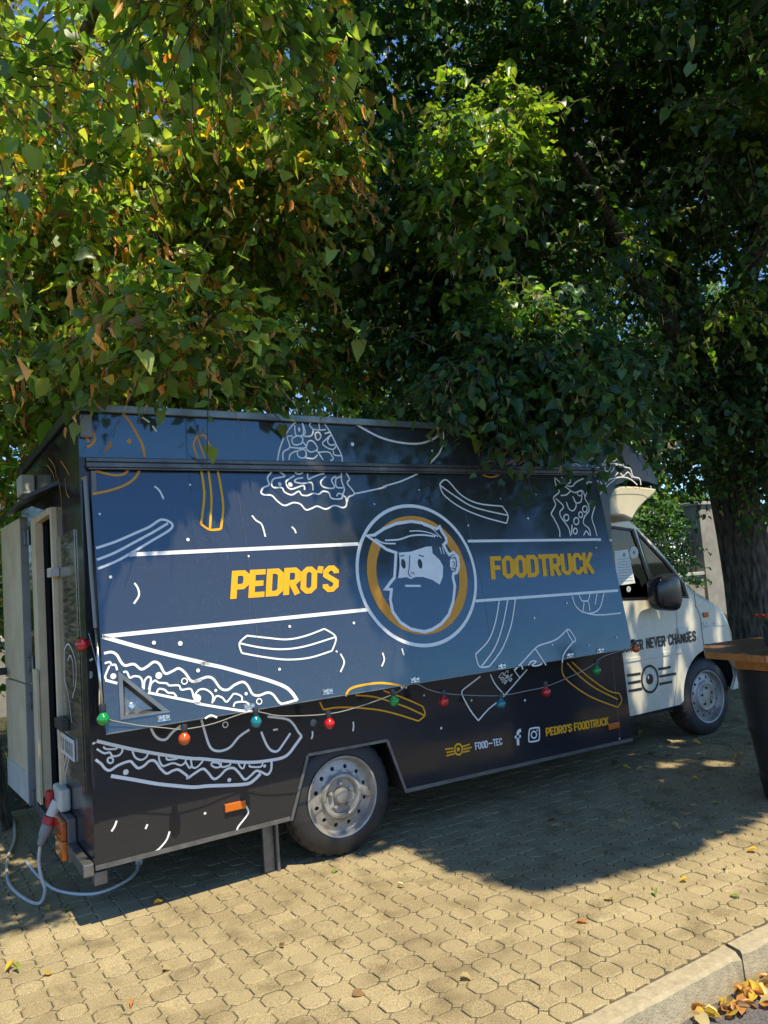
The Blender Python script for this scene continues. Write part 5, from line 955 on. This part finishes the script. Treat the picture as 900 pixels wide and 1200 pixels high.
# --- shrubs by the wall
for k, (x, y, r, h, lab) in enumerate([(13.2, 8.1, 1.2, 1.6, 'dark rounded shrub by the wall behind the cab windscreen'), (10.6, 8.0, 1.3, 1.6, 'dark rounded shrub by the wall hidden mostly by the cab'), (-2.9, 7.9, .8, 1.0, 'leafy shrub by the wall beside the open rear door')]):
    root = empty('shrub', (x, y, -.012)); tag(root, lab, 'shrub'); cl = ellipsoid(26, (x, y, h * .95), (r, .55, h * .85), .5); Lx, Sx = foliage(cl, .35, 9, 8, .075, DG, (4, 5, 4, 3), 0, center=(x, y, h), tl=.3, filt=False)
    bm = bmesh.new()
    for q in range(5): bm = bmesh.new(); limb(bm, (x + rng.normal(0, .08), y + rng.normal(0, .06), -.03), (x + rng.normal(0, r * .5), y + rng.normal(0, .25), h * 1.2), .025, .008); bmo('stem', bm, M_BARK, root, True)
    me = leaf_mesh('foliage', Lx); link('foliage', me, M_LEAF, root)['kind'] = 'stuff'
# ================================================================== FALLEN LEAVES, GRASS
FC = {'yellow': (.58, .42, .07), 'green': (.24, .30, .06), 'orange': (.48, .22, .07), 'brown': (.24, .15, .08), 'pale': (.46, .38, .19)}
fm = {}
for cn, c in FC.items():
    for k in range(3):
        LV = LT.copy(); LV[:, 0] -= .45; LV[:, 2] = LV[:, 2] * (.5 + .5 * k) + .22 * np.abs(LV[:, 1]) * (k + .4) + rng.normal(0, .05, 9); LV[:, 2] -= LV[:, 2].min()
        if k == 2: LV[:, 1] *= .55
        me = quads_mesh('fallen_leaf', LV, LQ, np.repeat(np.array([c]) * rng.uniform(.85, 1.15), 9, 0)); me.materials.append(M_DRY); fm[cn, k] = me
def fallen(p, cn, size, label, group, tilt=.12):
    o = bpy.data.objects.new('fallen_leaf', fm[cn, random.randrange(3)]); col.objects.link(o); o.location = p; s = size; o.scale = (s, s, s); o.rotation_euler = (random.gauss(0, tilt), random.gauss(0, tilt), random.uniform(0, 6.28)); tag(o, label, 'leaf', group); return o
PV = [(55, 1065, 'yellow'), (80, 1067, 'green'), (185, 1060, 'yellow'), (10, 1137, 'yellow'), (18, 1139, 'green'), (56, 1141, 'yellow'), (196, 1136, 'pale'), (155, 1179, 'orange'), (392, 1022, 'green'), (801, 1033, 'yellow'), (768, 1049, 'green'), (682, 1080, 'orange'), (881, 998, 'yellow'), (715, 1055, 'pale'), (851, 1018, 'brown'), (846, 978, 'pale'), (710, 1000, 'brown'), (791, 970, 'pale'), (646, 963, 'brown'), (680, 931, 'pale'), (756, 938, 'green'), (765, 945, 'green'), (840, 945, 'green'), (723, 920, 'pale'), (546, 1148, 'pale'), (203, 1022, 'brown'), (275, 1026, 'pale'), (672, 968, 'brown'), (770, 925, 'pale'), (735, 955, 'pale'), (470, 1040, 'pale'), (600, 915, 'pale'), (640, 905, 'pale'), (815, 915, 'yellow'), (860, 1050, 'green'), (330, 1110, 'brown'), (420, 1165, 'brown')]
for x, y, cn in PV: fallen(g0(x, y, .003), cn, .034 + .016 * random.random(), 'single ' + cn + ' fallen leaf lying on the octagonal pavers', cn + ' leaves lying on the pavers')
for k in range(46):
    x = rng.uniform(2.4, 4.6); y = rng.uniform(-.9, 1.3)
    if not (2.2 < x < 3.0 and -1.6 < y < -.7): fallen((x, y, .003), random.choice(['pale', 'brown', 'yellow', 'pale']), .05 + .02 * random.random(), 'small dry leaf on the shaded pavers near the front wheel', 'leaf litter on the shaded pavers near the front wheel')
for k in range(95):
    t = rng.uniform(0, 1) ** .8; x = .22 + t * .62 + rng.normal(0, .03); y = -2.045 - abs(rng.normal(0, .055)); fallen((x, y, -.104 + .012 * rng.uniform(0, 1.6)), random.choice(['orange', 'yellow', 'brown', 'orange', 'pale']), .034 + .022 * random.random(), 'curled orange brown leaf in the gutter heap below the kerb', 'dry leaves heaped in the gutter', .5)
N = 9000; bx_ = rng.uniform(-8, .5, N); by_ = 3.4 + 5.2 * rng.uniform(0, 1, N); h = rng.uniform(.04, .11, N); an = rng.uniform(0, 6.28, N); w = .004
p0 = np.c_[bx_, by_, np.full(N, -.012)]; sd = np.c_[np.cos(an), np.sin(an), np.zeros(N)] * w; tp_ = p0 + np.c_[rng.normal(0, .03, N), rng.normal(0, .03, N), h]
v = np.stack([p0 - sd, p0 + sd, tp_], 1).reshape(-1, 3); c, _ = palette(N, [(.05, .13, .02), (.09, .18, .03)], (1, 1)); me = quads_mesh('grass', v, np.arange(3 * N).reshape(-1, 3), np.repeat(c, 3, 0)); g = link('grass', me, M_LEAF); tag(g, 'short green grass on the verge behind the open rear door', 'grass', kind='stuff')
N = 2600; p = np.c_[rng.uniform(-6, 14, N), rng.uniform(2.75, 8.6, N), np.full(N, -.006)]; c, _ = palette(N, [(.20, .12, .06), (.30, .22, .08), (.14, .09, .05)], (2, 1, 2)); me = leaf_mesh('leaf_litter', (p, unit(np.c_[rng.normal(size=(N, 2)), np.full(N, .12)]), unit(np.c_[rng.normal(0, .25, (N, 2)), np.ones(N)]), rng.uniform(.04, .08, N), np.ones(N), c)); g = link('leaf_litter', me, M_DRY); tag(g, 'brown fallen leaf litter scattered over the bare verge soil', 'leaf litter', kind='stuff')
